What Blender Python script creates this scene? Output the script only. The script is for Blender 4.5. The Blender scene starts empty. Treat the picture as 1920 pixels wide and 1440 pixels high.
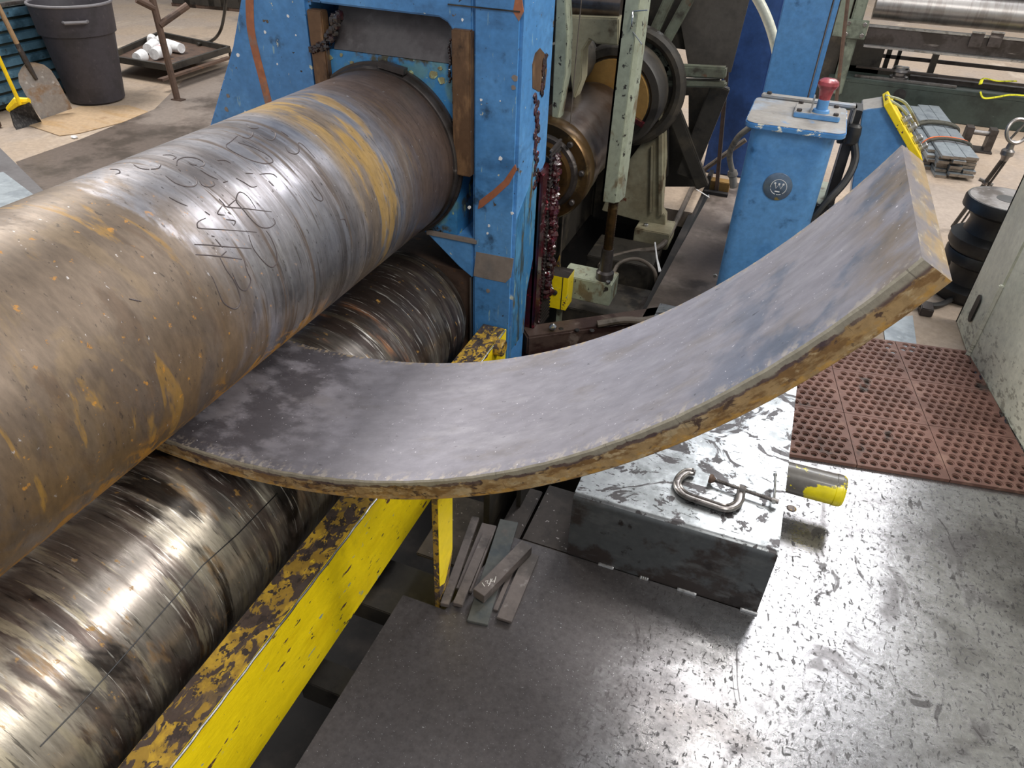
import bpy, bmesh, math, random
import numpy as np
from mathutils import Vector, Matrix

random.seed(7)
scn = bpy.context.scene
COL = scn.collection

# ------------------------------------------------------------------ camera
F = 1345.0
def _n(v):
    v = np.array(v, float); return v / np.linalg.norm(v)
_Y = _n([640, -955, F]); _D = _n([-75, 1840, F]); _Z = -_D; _Z = _n(_Z - _Y * (_Z @ _Y)); _X = np.cross(_Y, _Z)
RW = np.array([_X, _Y, _Z])
H = 1.6827
CAM = np.array([0, 0, H])
cd = bpy.data.cameras.new('camera'); cam = bpy.data.objects.new('camera', cd); COL.objects.link(cam)
cd.sensor_width = 36; cd.lens = 36 * F / 1920; cd.clip_start = 0.02; cd.clip_end = 200
cols = [RW @ np.array(v, float) for v in ((1, 0, 0), (0, -1, 0), (0, 0, -1))]
M4 = Matrix.Identity(4)
for j in range(3):
    for i in range(3): M4[i][j] = cols[j][i]
M4[2][3] = H
cam.matrix_world = M4
scn.camera = cam

def ray(px, py): return RW @ np.array([(px - 960) / F, (py - 720) / F, 1.0])
def P(px, py, ax, val):
    """a point of the photograph on the real plane x / y / z = val"""
    r = ray(px, py); a = 'xyz'.index(ax); t = (val - CAM[a]) / r[a]
    q = CAM + t * r
    return (float(q[0]), float(q[1]), float(q[2]))

# ------------------------------------------------------------------ light
w = bpy.data.worlds.new('world'); scn.world = w; w.use_nodes = True
bg = w.node_tree.nodes['Background']; bg.inputs[0].default_value = (0.93, 0.96, 1.0, 1); bg.inputs[1].default_value = 0.52
def area(name, loc, target, sx, sy, power, col=(1, 0.97, 0.92)):
    l = bpy.data.lights.new(name, 'AREA'); l.shape = 'RECTANGLE'; l.size = sx; l.size_y = sy; l.energy = power; l.color = col
    o = bpy.data.objects.new(name, l); COL.objects.link(o); o.location = loc
    d = Vector(target) - Vector(loc); o.rotation_euler = d.to_track_quat('-Z', 'Y').to_euler()
    return o
area('ceiling_lamp', (1.4, 8.6, 6.6), (1.2, 7.0, 0), 2.2, 2.8, 290, (.97, .98, 1))
area('ceiling_lamp', (0.6, 5.0, 6.6), (0.4, 4.0, 0), 0.7, 1.8, 70)
area('ceiling_lamp', (-6.5, 4.0, 6.2), (1.0, 3.0, 0), 2.0, 3.0, 560)
area('ceiling_lamp', (2.5, -1.5, 6.6), (0.5, 1.0, 0), 1.6, 2.4, 230)
area('ceiling_lamp', (6.5, 4.0, 6.6), (0.0, 2.0, 0), 2.0, 3.0, 480)
area('ceiling_lamp', (3.5, 14.0, 6.6), (3.0, 13.0, 0), 2.0, 3.0, 160)
scn.view_settings.view_transform = 'Standard'; scn.view_settings.look = 'None'
scn.view_settings.gamma = 1; scn.view_settings.use_curve_mapping = False
scn.view_settings.exposure = 0.0

# ------------------------------------------------------------------ materials
def hx(h):
    h = h.lstrip('#'); v = [int(h[i:i + 2], 16) / 255 for i in (0, 2, 4)]
    return tuple(c / 12.92 if c <= .04045 else ((c + .055) / 1.055) ** 2.4 for c in v) + (1,)

class NT:
    def __init__(s, m): s.t = m.node_tree; s.n = s.t.nodes; s.l = s.t.links
    def new(s, k, **kw):
        x = s.n.new(k)
        for a, b in kw.items(): setattr(x, a, b)
        return x
    def put(s, sock, v):
        if isinstance(v, bpy.types.NodeSocket): s.l.new(v, sock)
        else: sock.default_value = v
    def math(s, op, a, b=None, c=None, clamp=False):
        x = s.new('ShaderNodeMath', operation=op); x.use_clamp = clamp
        s.put(x.inputs[0], a)
        if b is not None: s.put(x.inputs[1], b)
        if c is not None: s.put(x.inputs[2], c)
        return x.outputs[0]
    def rng(s, v, a, b, c=0., d=1., smooth=True):
        x = s.new('ShaderNodeMapRange'); x.interpolation_type = 'SMOOTHSTEP' if smooth else 'LINEAR'
        s.put(x.inputs[0], v); x.inputs[1].default_value = a; x.inputs[2].default_value = b
        x.inputs[3].default_value = c; x.inputs[4].default_value = d
        return x.outputs[0]
    def mixc(s, f, a, b):
        x = s.new('ShaderNodeMix', data_type='RGBA'); s.put(x.inputs[0], f); s.put(x.inputs[6], a); s.put(x.inputs[7], b)
        return x.outputs[2]

MATS = {}
def mk(name, base, rough=.5, metal=0., layers=(), bump=None, cyl=None, arc=None, rv=None, coat=0., grain=.30, gs=None):
    """layers: dict(c, s, lo, hi, r, m, d, add=[(axis,a,b,w)], amt). cyl=(cx,cz,R) wraps the pattern round a roll
    (x = along the circumference, y = along the axis); arc=(cx,cz) gives coordinate 'r', distance from that axis."""
    if name in MATS: return MATS[name]
    m = bpy.data.materials.new(name); m.use_nodes = True; N = NT(m)
    bs = N.n['Principled BSDF']
    geo = N.new('ShaderNodeNewGeometry'); sep = N.new('ShaderNodeSeparateXYZ'); N.l.new(geo.outputs['Position'], sep.inputs[0])
    co = {'x': sep.outputs[0], 'y': sep.outputs[1], 'z': sep.outputs[2]}
    vec = geo.outputs['Position']
    if cyl:
        dx = N.math('SUBTRACT', co['x'], cyl[0]); dz = N.math('SUBTRACT', co['z'], cyl[1])
        th = N.math('ARCTAN2', dz, dx); co['a'] = th
        cmb = N.new('ShaderNodeCombineXYZ'); N.l.new(N.math('MULTIPLY', th, cyl[2]), cmb.inputs[0]); N.l.new(co['y'], cmb.inputs[1])
        vec = cmb.outputs[0]
    if arc:
        dx = N.math('SUBTRACT', co['x'], arc[0]); dz = N.math('SUBTRACT', co['z'], arc[1])
        co['r'] = N.math('SQRT', N.math('ADD', N.math('MULTIPLY', dx, dx), N.math('MULTIPLY', dz, dz)))
        co['a'] = N.math('ARCTAN2', dz, dx)
        cmb = N.new('ShaderNodeCombineXYZ'); N.l.new(N.math('MULTIPLY', co['a'], 1.62), cmb.inputs[0])
        N.l.new(co['y'], cmb.inputs[1]); N.l.new(co['r'], cmb.inputs[2]); vec = cmb.outputs[0]
    def noise(sc, det=6., off=0., dist=0.):
        mp = N.new('ShaderNodeMapping'); N.l.new(vec, mp.inputs[0])
        sc = (sc,) * 3 if not isinstance(sc, (tuple, list)) else sc
        mp.inputs['Scale'].default_value = sc; mp.inputs['Location'].default_value = (off, off * 1.7, off * .6)
        x = N.new('ShaderNodeTexNoise'); N.l.new(mp.outputs[0], x.inputs[0]); x.inputs['Scale'].default_value = 1
        x.inputs['Detail'].default_value = det; x.inputs['Roughness'].default_value = .62; x.inputs['Distortion'].default_value = dist
        return x.outputs[0]
    col = hx(base)[:3] + (1,)
    ro = rough; me = metal
    for i, L in enumerate(layers):
        v = noise(L['s'], L.get('d', 6.), 3.1 * i + L.get('o', 1.3), L.get('dist', 0.))
        for (ax, a, b, wt) in L.get('add', ()):
            v = N.math('MULTIPLY_ADD', N.rng(co[ax], a, b), wt, v)
        f = N.rng(v, L['lo'], L['hi'])
        if L.get('amt', 1) != 1: f = N.math('MULTIPLY', f, L['amt'])
        for (ax, a, b) in L.get('mul', ()):
            f = N.math('MULTIPLY', f, N.rng(co[ax], a, b))
        col = N.mixc(f, col, hx(L['c']))
        if 'r' in L:
            x = N.new('ShaderNodeMix'); N.put(x.inputs[0], f); N.put(x.inputs[2], ro); x.inputs[3].default_value = L['r']; ro = x.outputs[0]
        if 'm' in L:
            x = N.new('ShaderNodeMix'); N.put(x.inputs[0], f); N.put(x.inputs[2], me); x.inputs[3].default_value = L['m']; me = x.outputs[0]
    if grain:
        gsc = gs or ((20, 60, 1) if cyl else 38.)
        gv = N.math('MULTIPLY_ADD', N.math('SUBTRACT', noise(gsc, 8., 21.), .5), grain * 2.4, 1.0)
        x = N.new('ShaderNodeVectorMath', operation='SCALE'); N.put(x.inputs[0], col if not isinstance(col, tuple) else col[:3]); N.put(x.inputs[3], gv); col = x.outputs[0]
    if rv:
        ro = N.math('MULTIPLY_ADD', N.math('SUBTRACT', noise(rv[0], 4., 9.), .5), rv[1], ro, clamp=True)
    if isinstance(col, tuple): col = col[:3] + (1,)
    N.put(bs.inputs['Base Color'], col); N.put(bs.inputs['Roughness'], ro); N.put(bs.inputs['Metallic'], me)
    bs.inputs['Coat Weight'].default_value = coat
    if bump:
        b = N.new('ShaderNodeBump'); b.inputs['Strength'].default_value = bump[1]; b.inputs['Distance'].default_value = bump[2] if len(bump) > 2 else .004
        N.l.new(noise(bump[0], 8., 5.), b.inputs['Height']); N.l.new(b.outputs[0], bs.inputs['Normal'])
    MATS[name] = m
    return m

TR = (-1.403, .771, .3045)      # top roll: centre x, z, radius
BR = (-1.336, .107, .2847)      # bottom roll
AC = (-1.2075, 2.0714)          # centre of the curved plate's arc
AR = 1.619; AT = .052

M = {}
M['concrete'] = mk('concrete', '#a08e7c', .75, 0, [dict(c='#9a8c80', s=.8, lo=.45, hi=.62), dict(c='#7d7268', s=2.3, lo=.56, hi=.75), dict(c='#b8a998', s=(3, 1, 1), lo=.58, hi=.75),
    dict(c='#66594f', s=9., lo=.66, hi=.78)], bump=(30, .15))
M['pit'] = mk('pit_black', '#1d1a19', .8, 0, [dict(c='#37302c', s=4., lo=.5, hi=.7)], bump=(20, .3))
M['deck'] = mk('deck_steel', '#7b797a', .27, .88, [
    dict(c='#a5a4a6', s=(2.4, 3.4, 3), lo=.44, hi=.62, r=.26, m=.9, add=[('x', -.3, .3, .10)], amt=.85, dist=.6),
    dict(c='#5b5758', s=(5, 3.4, 3), lo=.57, hi=.66, r=.38, m=.6, dist=1.0, amt=.7, o=4.),
    dict(c='#3b3737', s=(9, 5, 3), lo=.62, hi=.67, r=.42, m=.5, dist=1.6, amt=.8),
    dict(c='#8f7e70', s=(1.4, 4, 3), lo=.58, hi=.74, r=.42, m=.5, amt=.4, mul=[('y', 1.3, .7)]),
    dict(c='#2b2828', s=(95, 42, 20), lo=.58, hi=.63, r=.50, m=.4, amt=.75, dist=.4),
    dict(c='#2f2c2c', s=(46, 100, 20), lo=.59, hi=.64, r=.50, m=.4, amt=.7, dist=.4),
    dict(c='#292626', s=(34, 22, 20), lo=.655, hi=.675, r=.50, m=.4, amt=.8, dist=1.),
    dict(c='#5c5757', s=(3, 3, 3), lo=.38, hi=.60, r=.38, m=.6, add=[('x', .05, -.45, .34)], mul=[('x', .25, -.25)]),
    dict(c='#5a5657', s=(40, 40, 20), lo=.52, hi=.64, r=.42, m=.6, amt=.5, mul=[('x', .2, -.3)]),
    dict(c='#d5d5d8', s=210., lo=.70, hi=.73, amt=.6, d=2.)], bump=(60, .16, .003), rv=(14, .20), grain=.42, gs=70.)
M['deck_dark'] = M['deck']
M['boxtop'] = mk('cover_sheet', '#a4a7a9', .30, .88, [
    dict(c='#7f8283', s=7., lo=.46, hi=.62, r=.36),
    dict(c='#444142', s=(5.5, 7, 5), lo=.535, hi=.575, r=.40, m=.6, dist=2.2),
    dict(c='#2b2827', s=(30, 50, 30), lo=.60, hi=.64, amt=.8, dist=1.4, r=.45),
    dict(c='#cfd1d3', s=60., lo=.62, hi=.72, amt=.5)], bump=(50, .12, .002), rv=(9, .18), grain=.35)
M['boxside'] = mk('cover_sheet_side', '#4d5052', .40, .25, [dict(c='#332c2a', s=6., lo=.50, hi=.60, r=.55, m=.2, add=[('z', .10, 0, .14)]),
    dict(c='#5f6162', s=(8, 8, 20), lo=.52, hi=.66, amt=.6), dict(c='#262120', s=9., lo=.60, hi=.66)], bump=(40, .1, .002))
M['roll'] = mk('forming_roll_steel', '#9d9a9e', .34, .85, cyl=TR, layers=[
    dict(c='#7d7777', s=(1.4, 14, 1), lo=.44, hi=.60, r=.40),
    dict(c='#b4b1b5', s=(1.5, 34, 1), lo=.54, hi=.66, r=.30, amt=.8),
    dict(c='#5f544e', s=(1.0, 16, 1), lo=.575, hi=.625, r=.50, m=.5, dist=.4),
    dict(c='#695b4e', s=(2.6, 4, 1), lo=.44, hi=.58, r=.48, m=.5, add=[('y', 1.25, .85, .26)], mul=[('y', 1.32, 1.05)], dist=1.),
    dict(c='#77654f', s=(5, 9, 1), lo=.52, hi=.62, r=.50, m=.4, mul=[('y', 1.2, .85)], amt=.7, dist=.8),
    dict(c='#5c4a3a', s=(4, 9, 1), lo=.56, hi=.66, r=.60, m=.2, add=[('a', .2, -.6, .10)], mul=[('y', 1.4, .9)], amt=.8, dist=.8),
    dict(c='#6e5636', s=(4, 6, 1), lo=.42, hi=.58, r=.55, m=.25, mul=[('a', .55, -.35), ('y', 1.55, 1.05)], amt=.85, dist=.8),
    dict(c='#94702f', s=(3.4, 15, 1), lo=.585, hi=.655, r=.6, m=.1, mul=[('y', 1.25, 1.0)], amt=.7, dist=.6),
    dict(c='#807060', s=(1.3, 7, 1), lo=.40, hi=.54, r=.46, m=.5, mul=[('y', 1.60, 1.80)], amt=.9),
    dict(c='#9a7a3c', s=(2.6, 14, 1), lo=.51, hi=.60, r=.55, m=.2, mul=[('y', 1.66, 1.80), ('y', 2.2, 2.1)], amt=.85),
    dict(c='#63534c', s=(.8, 5, 1), lo=.40, hi=.56, r=.42, m=.6, add=[('y', 1.95, 2.2, .25)], mul=[('y', 1.85, 2.12)], amt=.92),
    dict(c='#b07a1c', s=(12, 12, 1), lo=.50, hi=.60, r=.7, m=0, add=[('a', -.45, -.80, .12)], mul=[('a', -.30, -.60), ('y', 1.7, 1.4)], amt=.9, dist=.8),
    dict(c='#b57c22', s=(34, 40, 1), lo=.64, hi=.70, r=.7, m=0, mul=[('y', 1.5, 1.2)], amt=.7),
    dict(c='#d9d6d8', s=(40, 60, 1), lo=.66, hi=.72, r=.3, m=.8, amt=.6),
    dict(c='#4b413c', s=(5, 90, 1), lo=.60, hi=.66, r=.5, amt=.6, mul=[('y', 1.1, 1.3)]),
    dict(c='#3a322d', s=(50, 120, 1), lo=.63, hi=.68, amt=.7)], bump=((14, 60, 1), .26, .002), rv=((4, 24, 1), .26), grain=.42, gs=(26, 70, 1))
M['broll'] = mk('lower_roll_steel', '#958d86', .30, .82, cyl=BR, layers=[
    dict(c='#6b6059', s=(2.2, 22, 1), lo=.46, hi=.58, r=.40, m=.65),
    dict(c='#b0a798', s=(1.5, 10, 1), lo=.52, hi=.60, r=.34, m=.7, dist=.4, amt=.85),
    dict(c='#8a6c44', s=(5, 14, 1), lo=.58, hi=.66, r=.5, m=.3, mul=[('y', 1.5, 1.0)], amt=.7),
    dict(c='#4d403b', s=(1.4, 8, 1), lo=.52, hi=.60, r=.38, m=.5, dist=.5, amt=.9),
    dict(c='#241e1c', s=(1.3, 5, 1), lo=.545, hi=.61, r=.28, m=.5, dist=.5, o=2.4, amt=.92),
    dict(c='#b5aa92', s=(2, 20, 1), lo=.585, hi=.63, r=.38, m=.6, amt=.7),
    dict(c='#39302c', s=(1.2, 12, 1), lo=.36, hi=.58, r=.34, m=.6, mul=[('y', 1.35, 1.9)], add=[('a', .5, 1.1, .12)], amt=.85),
    dict(c='#8f5f3c', s=(3, 12, 1), lo=.58, hi=.68, r=.5, m=.3, mul=[('y', 1.35, 1.6), ('y', 2.0, 1.8)], amt=.8),
    dict(c='#a97f38', s=(24, 34, 1), lo=.64, hi=.70, r=.6, m=.1, amt=.7),
    dict(c='#e5e0d8', s=(7, 120, 1), lo=.60, hi=.68, r=.25, amt=.7),
    dict(c='#2a2422', s=(9, 110, 1), lo=.61, hi=.68, r=.35, amt=.7, o=7.)], bump=((14, 80, 1), .30, .002), rv=((4, 26, 1), .30), grain=.6, gs=(12, 70, 1))
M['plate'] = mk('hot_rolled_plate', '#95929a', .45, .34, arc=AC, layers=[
    dict(c='#8b8890', s=(2.6, 5, 1), lo=.42, hi=.64, r=.50),
    dict(c='#a4a1a8', s=(5, 16, 1), lo=.52, hi=.68, r=.44, amt=.6),
    dict(c='#7d7672', s=(4, 9, 1), lo=.52, hi=.68, amt=.5, r=.55),
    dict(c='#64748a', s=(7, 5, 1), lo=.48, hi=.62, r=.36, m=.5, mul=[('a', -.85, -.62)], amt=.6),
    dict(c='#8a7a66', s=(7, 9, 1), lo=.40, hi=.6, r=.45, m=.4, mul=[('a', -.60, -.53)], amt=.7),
    dict(c='#7f7c82', s=(7, 7, 1), lo=.25, hi=.60, r=.48, mul=[('a', -1.20, -1.30)], amt=.7),  # mid-grey towards the rolls, a reflection painted into the plate
    dict(c='#454247', s=(6, 9, 1), lo=.40, hi=.56, r=.48, mul=[('a', -1.28, -1.55)], amt=.85),  # near the top roll: painted shade and reflection along with dark stain
    dict(c='#b8aea2', s=(70, 50, 1), lo=.50, hi=.60, r=.5, amt=.7, mul=[('y', 1.045, 1.0)]),
    dict(c='#b5a283', s=(70, 50, 1), lo=.50, hi=.60, r=.5, amt=.8, mul=[('y', 1.495, 1.522)]),
    dict(c='#e0dce4', s=(120, 120, 1), lo=.70, hi=.74, amt=.8, d=2.),
    dict(c='#3f3c40', s=(40, 80, 1), lo=.66, hi=.70, amt=.7)], bump=((26, 40, 1), .25, .002), rv=((6, 10, 1), .16), grain=.25, gs=(24, 40, 1))
M['cut'] = mk('flame_cut_edge', '#ab8e63', .50, .3, arc=AC, layers=[
    dict(c='#86663f', s=(16, 1, 50), lo=.46, hi=.58, r=.5),
    dict(c='#c4ad86', s=(22, 1, 50), lo=.52, hi=.62, r=.42, m=.4),
    dict(c='#5a473c', s=(20, 1, 40), lo=.55, hi=.63, r=.45, m=.4, dist=1.),
    dict(c='#5a4c52', s=(22, 1, 30), lo=.54, hi=.62, r=.38, m=.4, add=[('r', AR + .022, AR + .014, .16)], mul=[('r', AR + .024, AR + .018), ('r', AR + .006, AR + .010)], amt=.8),
    dict(c='#a59e8e', s=(20, 1, 20), lo=.52, hi=.60, r=.42, m=.4, add=[('r', AR + .015, AR + .006, .30)], mul=[('r', AR + .018, AR + .012)]),
    dict(c='#b98d42', s=(40, 1, 90), lo=.53, hi=.66, r=.6, m=.1, add=[('r', AR + .036, AR + .05, .10)], mul=[('r', AR + .024, AR + .045)], amt=.75),
    dict(c='#3d342e', s=(110, 1, 12), lo=.62, hi=.72, amt=.6)], bump=((60, 1, 60), .5, .003), grain=.35, gs=(60, 1, 60))
M['endface'] = mk('plate_end_face', '#958777', .42, .45, arc=AC, layers=[
    dict(c='#a58a62', s=(5, 9, 40), lo=.44, hi=.64, add=[('r', AR + .02, AR + .045, .15)], amt=.8),
    dict(c='#7c7880', s=(5, 14, 30), lo=.46, hi=.64, add=[('r', AR + .03, AR + .005, .15)], amt=.8),
    dict(c='#c4b49a', s=(9, 22, 60), lo=.56, hi=.68, amt=.7)], bump=(60, .3, .002))
M['blue'] = mk('blue_paint', '#4a84bc', .40, 0, [
    dict(c='#5b95cc', s=2., lo=.45, hi=.62), dict(c='#3a6896', s=(3, 3, 7), lo=.54, hi=.70, amt=.8),
    dict(c='#23384e', s=6., lo=.58, hi=.70, amt=.85, r=.5),
    dict(c='#c9c9b4', s=(22, 22, 20), lo=.675, hi=.685, r=.5), dict(c='#5a5044', s=13., lo=.665, hi=.68),
    dict(c='#2a2a2a', s=40., lo=.67, hi=.69), dict(c='#9fb8b0', s=(60, 60, 9), lo=.66, hi=.68, amt=.6)], bump=(14, .10, .004), coat=.15)
M['blue_old'] = mk('blue_paint_worn', '#35719f', .4, 0, [
    dict(c='#4b86ad', s=(6, 6, 3), lo=.48, hi=.62), dict(c='#34464e', s=(8, 14, 3), lo=.50, hi=.60),
    dict(c='#8fa79b', s=(30, 60, 8), lo=.60, hi=.64, r=.5, amt=.7), dict(c='#57503a', s=(12, 12, 5), lo=.60, hi=.66),
    dict(c='#1d1a1a', s=(9, 9, 6), lo=.62, hi=.70)], bump=(20, .25, .004))
M['blue_block'] = mk('blue_paint_greasy', '#3b7fb4', .42, 0, [dict(c='#5d8a97', s=7., lo=.5, hi=.62), dict(c='#4d4a3a', s=6., lo=.54, hi=.62, r=.35),
    dict(c='#a3b58a', s=(22, 22, 22), lo=.62, hi=.66), dict(c='#2b2620', s=9., lo=.6, hi=.68)], bump=(18, .2))
M['blue_ped'] = mk('blue_enamel', '#5b93ca', .38, 0, [dict(c='#4b84be', s=3., lo=.5, hi=.66), dict(c='#234a73', s=9., lo=.58, hi=.72, amt=.8),
    dict(c='#23303f', s=14., lo=.66, hi=.76, amt=.7)], bump=(8, .05), coat=.2)
M['blue_dark'] = mk('navy_paint', '#30508a', .45, 0, [dict(c='#1e3764', s=2., lo=.45, hi=.65), dict(c='#33415a', s=20., lo=.68, hi=.74)])
M['dustblue'] = mk('dusty_lid', '#8f8a84', .6, 0, [dict(c='#8f97a2', s=6., lo=.5, hi=.65), dict(c='#6d645b', s=25., lo=.6, hi=.72, amt=.7), dict(c='#5f86b0', s=10., lo=.62, hi=.7, amt=.7)], bump=(30, .1))
M['lidrim'] = mk('chipped_blue_rim', '#4a86c0', .3, 0, [dict(c='#e8e4d4', s=(26, 26, 40), lo=.555, hi=.57, r=.5), dict(c='#2b5585', s=9., lo=.55, hi=.7)], coat=.4)
M['yellow'] = mk('yellow_paint', '#fbdc16', .42, 0, [dict(c='#e9c70f', s=(4, 4, 9), lo=.48, hi=.68), dict(c='#c9ab1c', s=(10, 10, 5), lo=.60, hi=.74, amt=.6),
    dict(c='#5b3f34', s=(20, 7, 24), lo=.645, hi=.66, r=.6), dict(c='#3b3430', s=(50, 22, 54), lo=.655, hi=.67, r=.6), dict(c='#9aa890', s=(30, 14, 36), lo=.67, hi=.68)],
    bump=((40, 14, 46), .6, .003), coat=.2, grain=.14)
M['yellow_worn'] = mk('yellow_paint_scraped', '#9c7c33', .48, .1, [
    dict(c='#b8942f', s=(18, 12, 18), lo=.48, hi=.60, r=.6, m=0, dist=.8),
    dict(c='#5d5049', s=(26, 16, 26), lo=.505, hi=.54, r=.4, m=.4, dist=.6), dict(c='#4a413d', s=(44, 30, 40), lo=.56, hi=.59, r=.4, m=.4),
    dict(c='#625650', s=(12, 7, 12), lo=.59, hi=.63, r=.4, m=.4, amt=.7), dict(c='#d4b02c', s=(50, 34, 50), lo=.64, hi=.67, r=.5, m=0)], bump=(60, .35, .002), grain=.4)
M['yellow_pipe'] = mk('yellow_pipe_paint', '#f6e306', .35, 0, [dict(c='#6a655f', s=14., lo=.60, hi=.66, r=.4, add=[('z', .135, .163, .22), ('x', .36, .27, .3)]),
    dict(c='#f4e31a', s=(16, 22, 16), lo=.63, hi=.65), dict(c='#2f2c28', s=40., lo=.70, hi=.73)], coat=.3)
M['raw'] = mk('bare_steel', '#8a8684', .35, .85, [dict(c='#5d5651', s=7., lo=.48, hi=.65, r=.45), dict(c='#c1bfbf', s=30., lo=.6, hi=.7, amt=.6)], bump=(40, .1))
M['bar'] = mk('flat_bar_steel', '#736a66', .45, .55, [dict(c='#595350', s=9., lo=.5, hi=.65), dict(c='#8e8783', s=(30, 30, 30), lo=.6, hi=.72), dict(c='#c8b48a', s=120., lo=.74, hi=.78)], bump=(70, .12, .002))
M['bar_green'] = mk('flat_bar_scaled', '#61625f', .45, .5, [dict(c='#53585a', s=9., lo=.48, hi=.62), dict(c='#6f6863', s=14., lo=.55, hi=.7)], bump=(70, .12, .002))
M['rusty'] = mk('rusty_steel', '#5d4a3f', .6, .3, [dict(c='#473932', s=9., lo=.5, hi=.65), dict(c='#7a5638', s=15., lo=.6, hi=.72)], bump=(40, .3))
M['brownbar'] = mk('bronze_liner', '#6b513c', .45, .35, [dict(c='#8a6a4c', s=(20, 20, 5), lo=.5, hi=.64), dict(c='#3c2e25', s=(10, 10, 6), lo=.56, hi=.68), dict(c='#a7a79a', s=30., lo=.7, hi=.74)], bump=(30, .2))
M['scar'] = mk('primer_scar', '#a5674a', .55, .1, [dict(c='#8f7468', s=9., lo=.48, hi=.6), dict(c='#b9764f', s=14., lo=.55, hi=.68)])
M['greypatch'] = mk('grey_patch', '#8b8078', .5, .1, [dict(c='#7a7470', s=9., lo=.5, hi=.7), dict(c='#3e3a38', s=7., lo=.66, hi=.72)])
M['slate'] = mk('scraped_dark_steel', '#575354', .5, .2, [dict(c='#4b4647', s=5., lo=.5, hi=.62), dict(c='#e4e0dc', s=24., lo=.735, hi=.75), dict(c='#6a6667', s=18., lo=.6, hi=.72, amt=.5)])
M['grease'] = mk('dark_red_grease', '#3d1219', .16, 0, [dict(c='#1e0d0d', s=14., lo=.48, hi=.6), dict(c='#7d2230', s=26., lo=.6, hi=.7)], bump=(60, .6, .004), coat=.8)
M['blackgrease'] = mk('black_grease', '#1d1213', .18, 0, [dict(c='#37181a', s=30., lo=.5, hi=.65)], bump=(60, .6, .004), coat=.7)
M['greenpaint'] = mk('pale_green_paint', '#959a87', .5, 0, [dict(c='#8e9380', s=6., lo=.48, hi=.65), dict(c='#6b5b42', s=(12, 12, 7), lo=.54, hi=.64, amt=.85), dict(c='#2c2622', s=(34, 34, 26), lo=.61, hi=.64),
    dict(c='#4a2f2a', s=9., lo=.66, hi=.72)], bump=(30, .2))
M['greencast'] = mk('dirty_green_casting', '#6a6f60', .55, 0, [dict(c='#5c5c4e', s=5., lo=.45, hi=.62), dict(c='#3d382f', s=7., lo=.55, hi=.68), dict(c='#6a4a35', s=12., lo=.63, hi=.72)], bump=(22, .25))
M['castcream'] = mk('cream_casting', '#938d75', .55, 0, [dict(c='#857c64', s=5., lo=.45, hi=.62), dict(c='#54442f', s=6., lo=.56, hi=.68), dict(c='#6a3a28', s=14., lo=.66, hi=.74)], bump=(20, .2))
M['castdark'] = mk('oily_dark_casting', '#35312c', .5, .1, [dict(c='#4a4339', s=5., lo=.5, hi=.66), dict(c='#1d1a18', s=7., lo=.52, hi=.66)], bump=(22, .25))
M['brass'] = mk('oily_bronze', '#5e4628', .34, .7, [dict(c='#443420', s=9., lo=.48, hi=.62), dict(c='#7f6a48', s=(14, 14, 14), lo=.6, hi=.72)], bump=(30, .06))
M['shaft'] = mk('oily_shaft', '#6e625b', .28, .85, [dict(c='#5d4d44', s=9., lo=.48, hi=.62)], bump=(30, .05))
M['ochre'] = mk('ochre_disc', '#8c6c3a', .5, .1, [dict(c='#8f6a35', s=14., lo=.52, hi=.65), dict(c='#3d2a1c', s=14., lo=.63, hi=.68)])
M['olivechip'] = mk('olive_chip', '#8c8762', .5, 0, [dict(c='#b6c79a', s=40., lo=.52, hi=.6), dict(c='#6b5a45', s=26., lo=.52, hi=.6)])
M['guard'] = mk('dull_guard_panel', '#57514b', .55, .1, [dict(c='#48433e', s=3., lo=.48, hi=.62)])
M['speck'] = mk('speckled_dark_plate', '#463f3b', .5, .4, [dict(c='#35302d', s=6., lo=.48, hi=.62), dict(c='#a09a94', s=70., lo=.66, hi=.70, d=3.)], bump=(60, .2, .002))
M['cream'] = mk('cream_machine_paint', '#dcdcc9', .38, 0, [dict(c='#cfd0be', s=2., lo=.45, hi=.65), dict(c='#a3a08c', s=8., lo=.62, hi=.75, amt=.6), dict(c='#3a362f', s=60., lo=.69, hi=.70), dict(c='#6a6658', s=(26, 26, 50), lo=.58, hi=.66, add=[('z', .25, .0, .08)], mul=[('z', .35, .1)], amt=.6)], bump=(14, .05), coat=.15)
M['mat'] = mk('red_brown_rubber', '#7a574c', .62, 0, [dict(c='#6a4a40', s=5., lo=.48, hi=.62), dict(c='#8b6a5c', s=14., lo=.56, hi=.7), dict(c='#40352f', s=7., lo=.60, hi=.70)], bump=(60, .15, .002))
M['clamp'] = mk('clamp_steel', '#8d8885', .34, .8, [dict(c='#5f5855', s=22., lo=.5, hi=.62), dict(c='#b5afab', s=40., lo=.6, hi=.7)], bump=(120, .25, .001))
M['zinc'] = mk('zinc', '#b5b5b5', .3, .9, [dict(c='#8a8884', s=20., lo=.5, hi=.65)])
M['black'] = mk('black_rubber', '#1b1a1b', .45, 0, [dict(c='#2d2b2a', s=8., lo=.5, hi=.65)])
M['can'] = mk('grey_plastic_bin', '#39353a', .55, 0, [dict(c='#2f2c30', s=5., lo=.5, hi=.65), dict(c='#4b4648', s=30., lo=.6, hi=.72)], bump=(40, .08))
M['canrim'] = mk('grey_plastic_rim', '#6b686b', .45, 0)
M['red'] = mk('faded_red_plastic', '#a04249', .32, 0, [dict(c='#b8696c', s=14., lo=.55, hi=.7), dict(c='#7d2d34', s=9., lo=.5, hi=.65)], coat=.3)
M['white'] = mk('white_plastic', '#e9e8e8', .4, 0, [dict(c='#d3d0d0', s=14., lo=.5, hi=.65)])
M['redink'] = mk('red_print', '#c8494a', .5)
M['brightyellow'] = mk('bright_yellow_plastic', '#f2cc10', .4)
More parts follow.
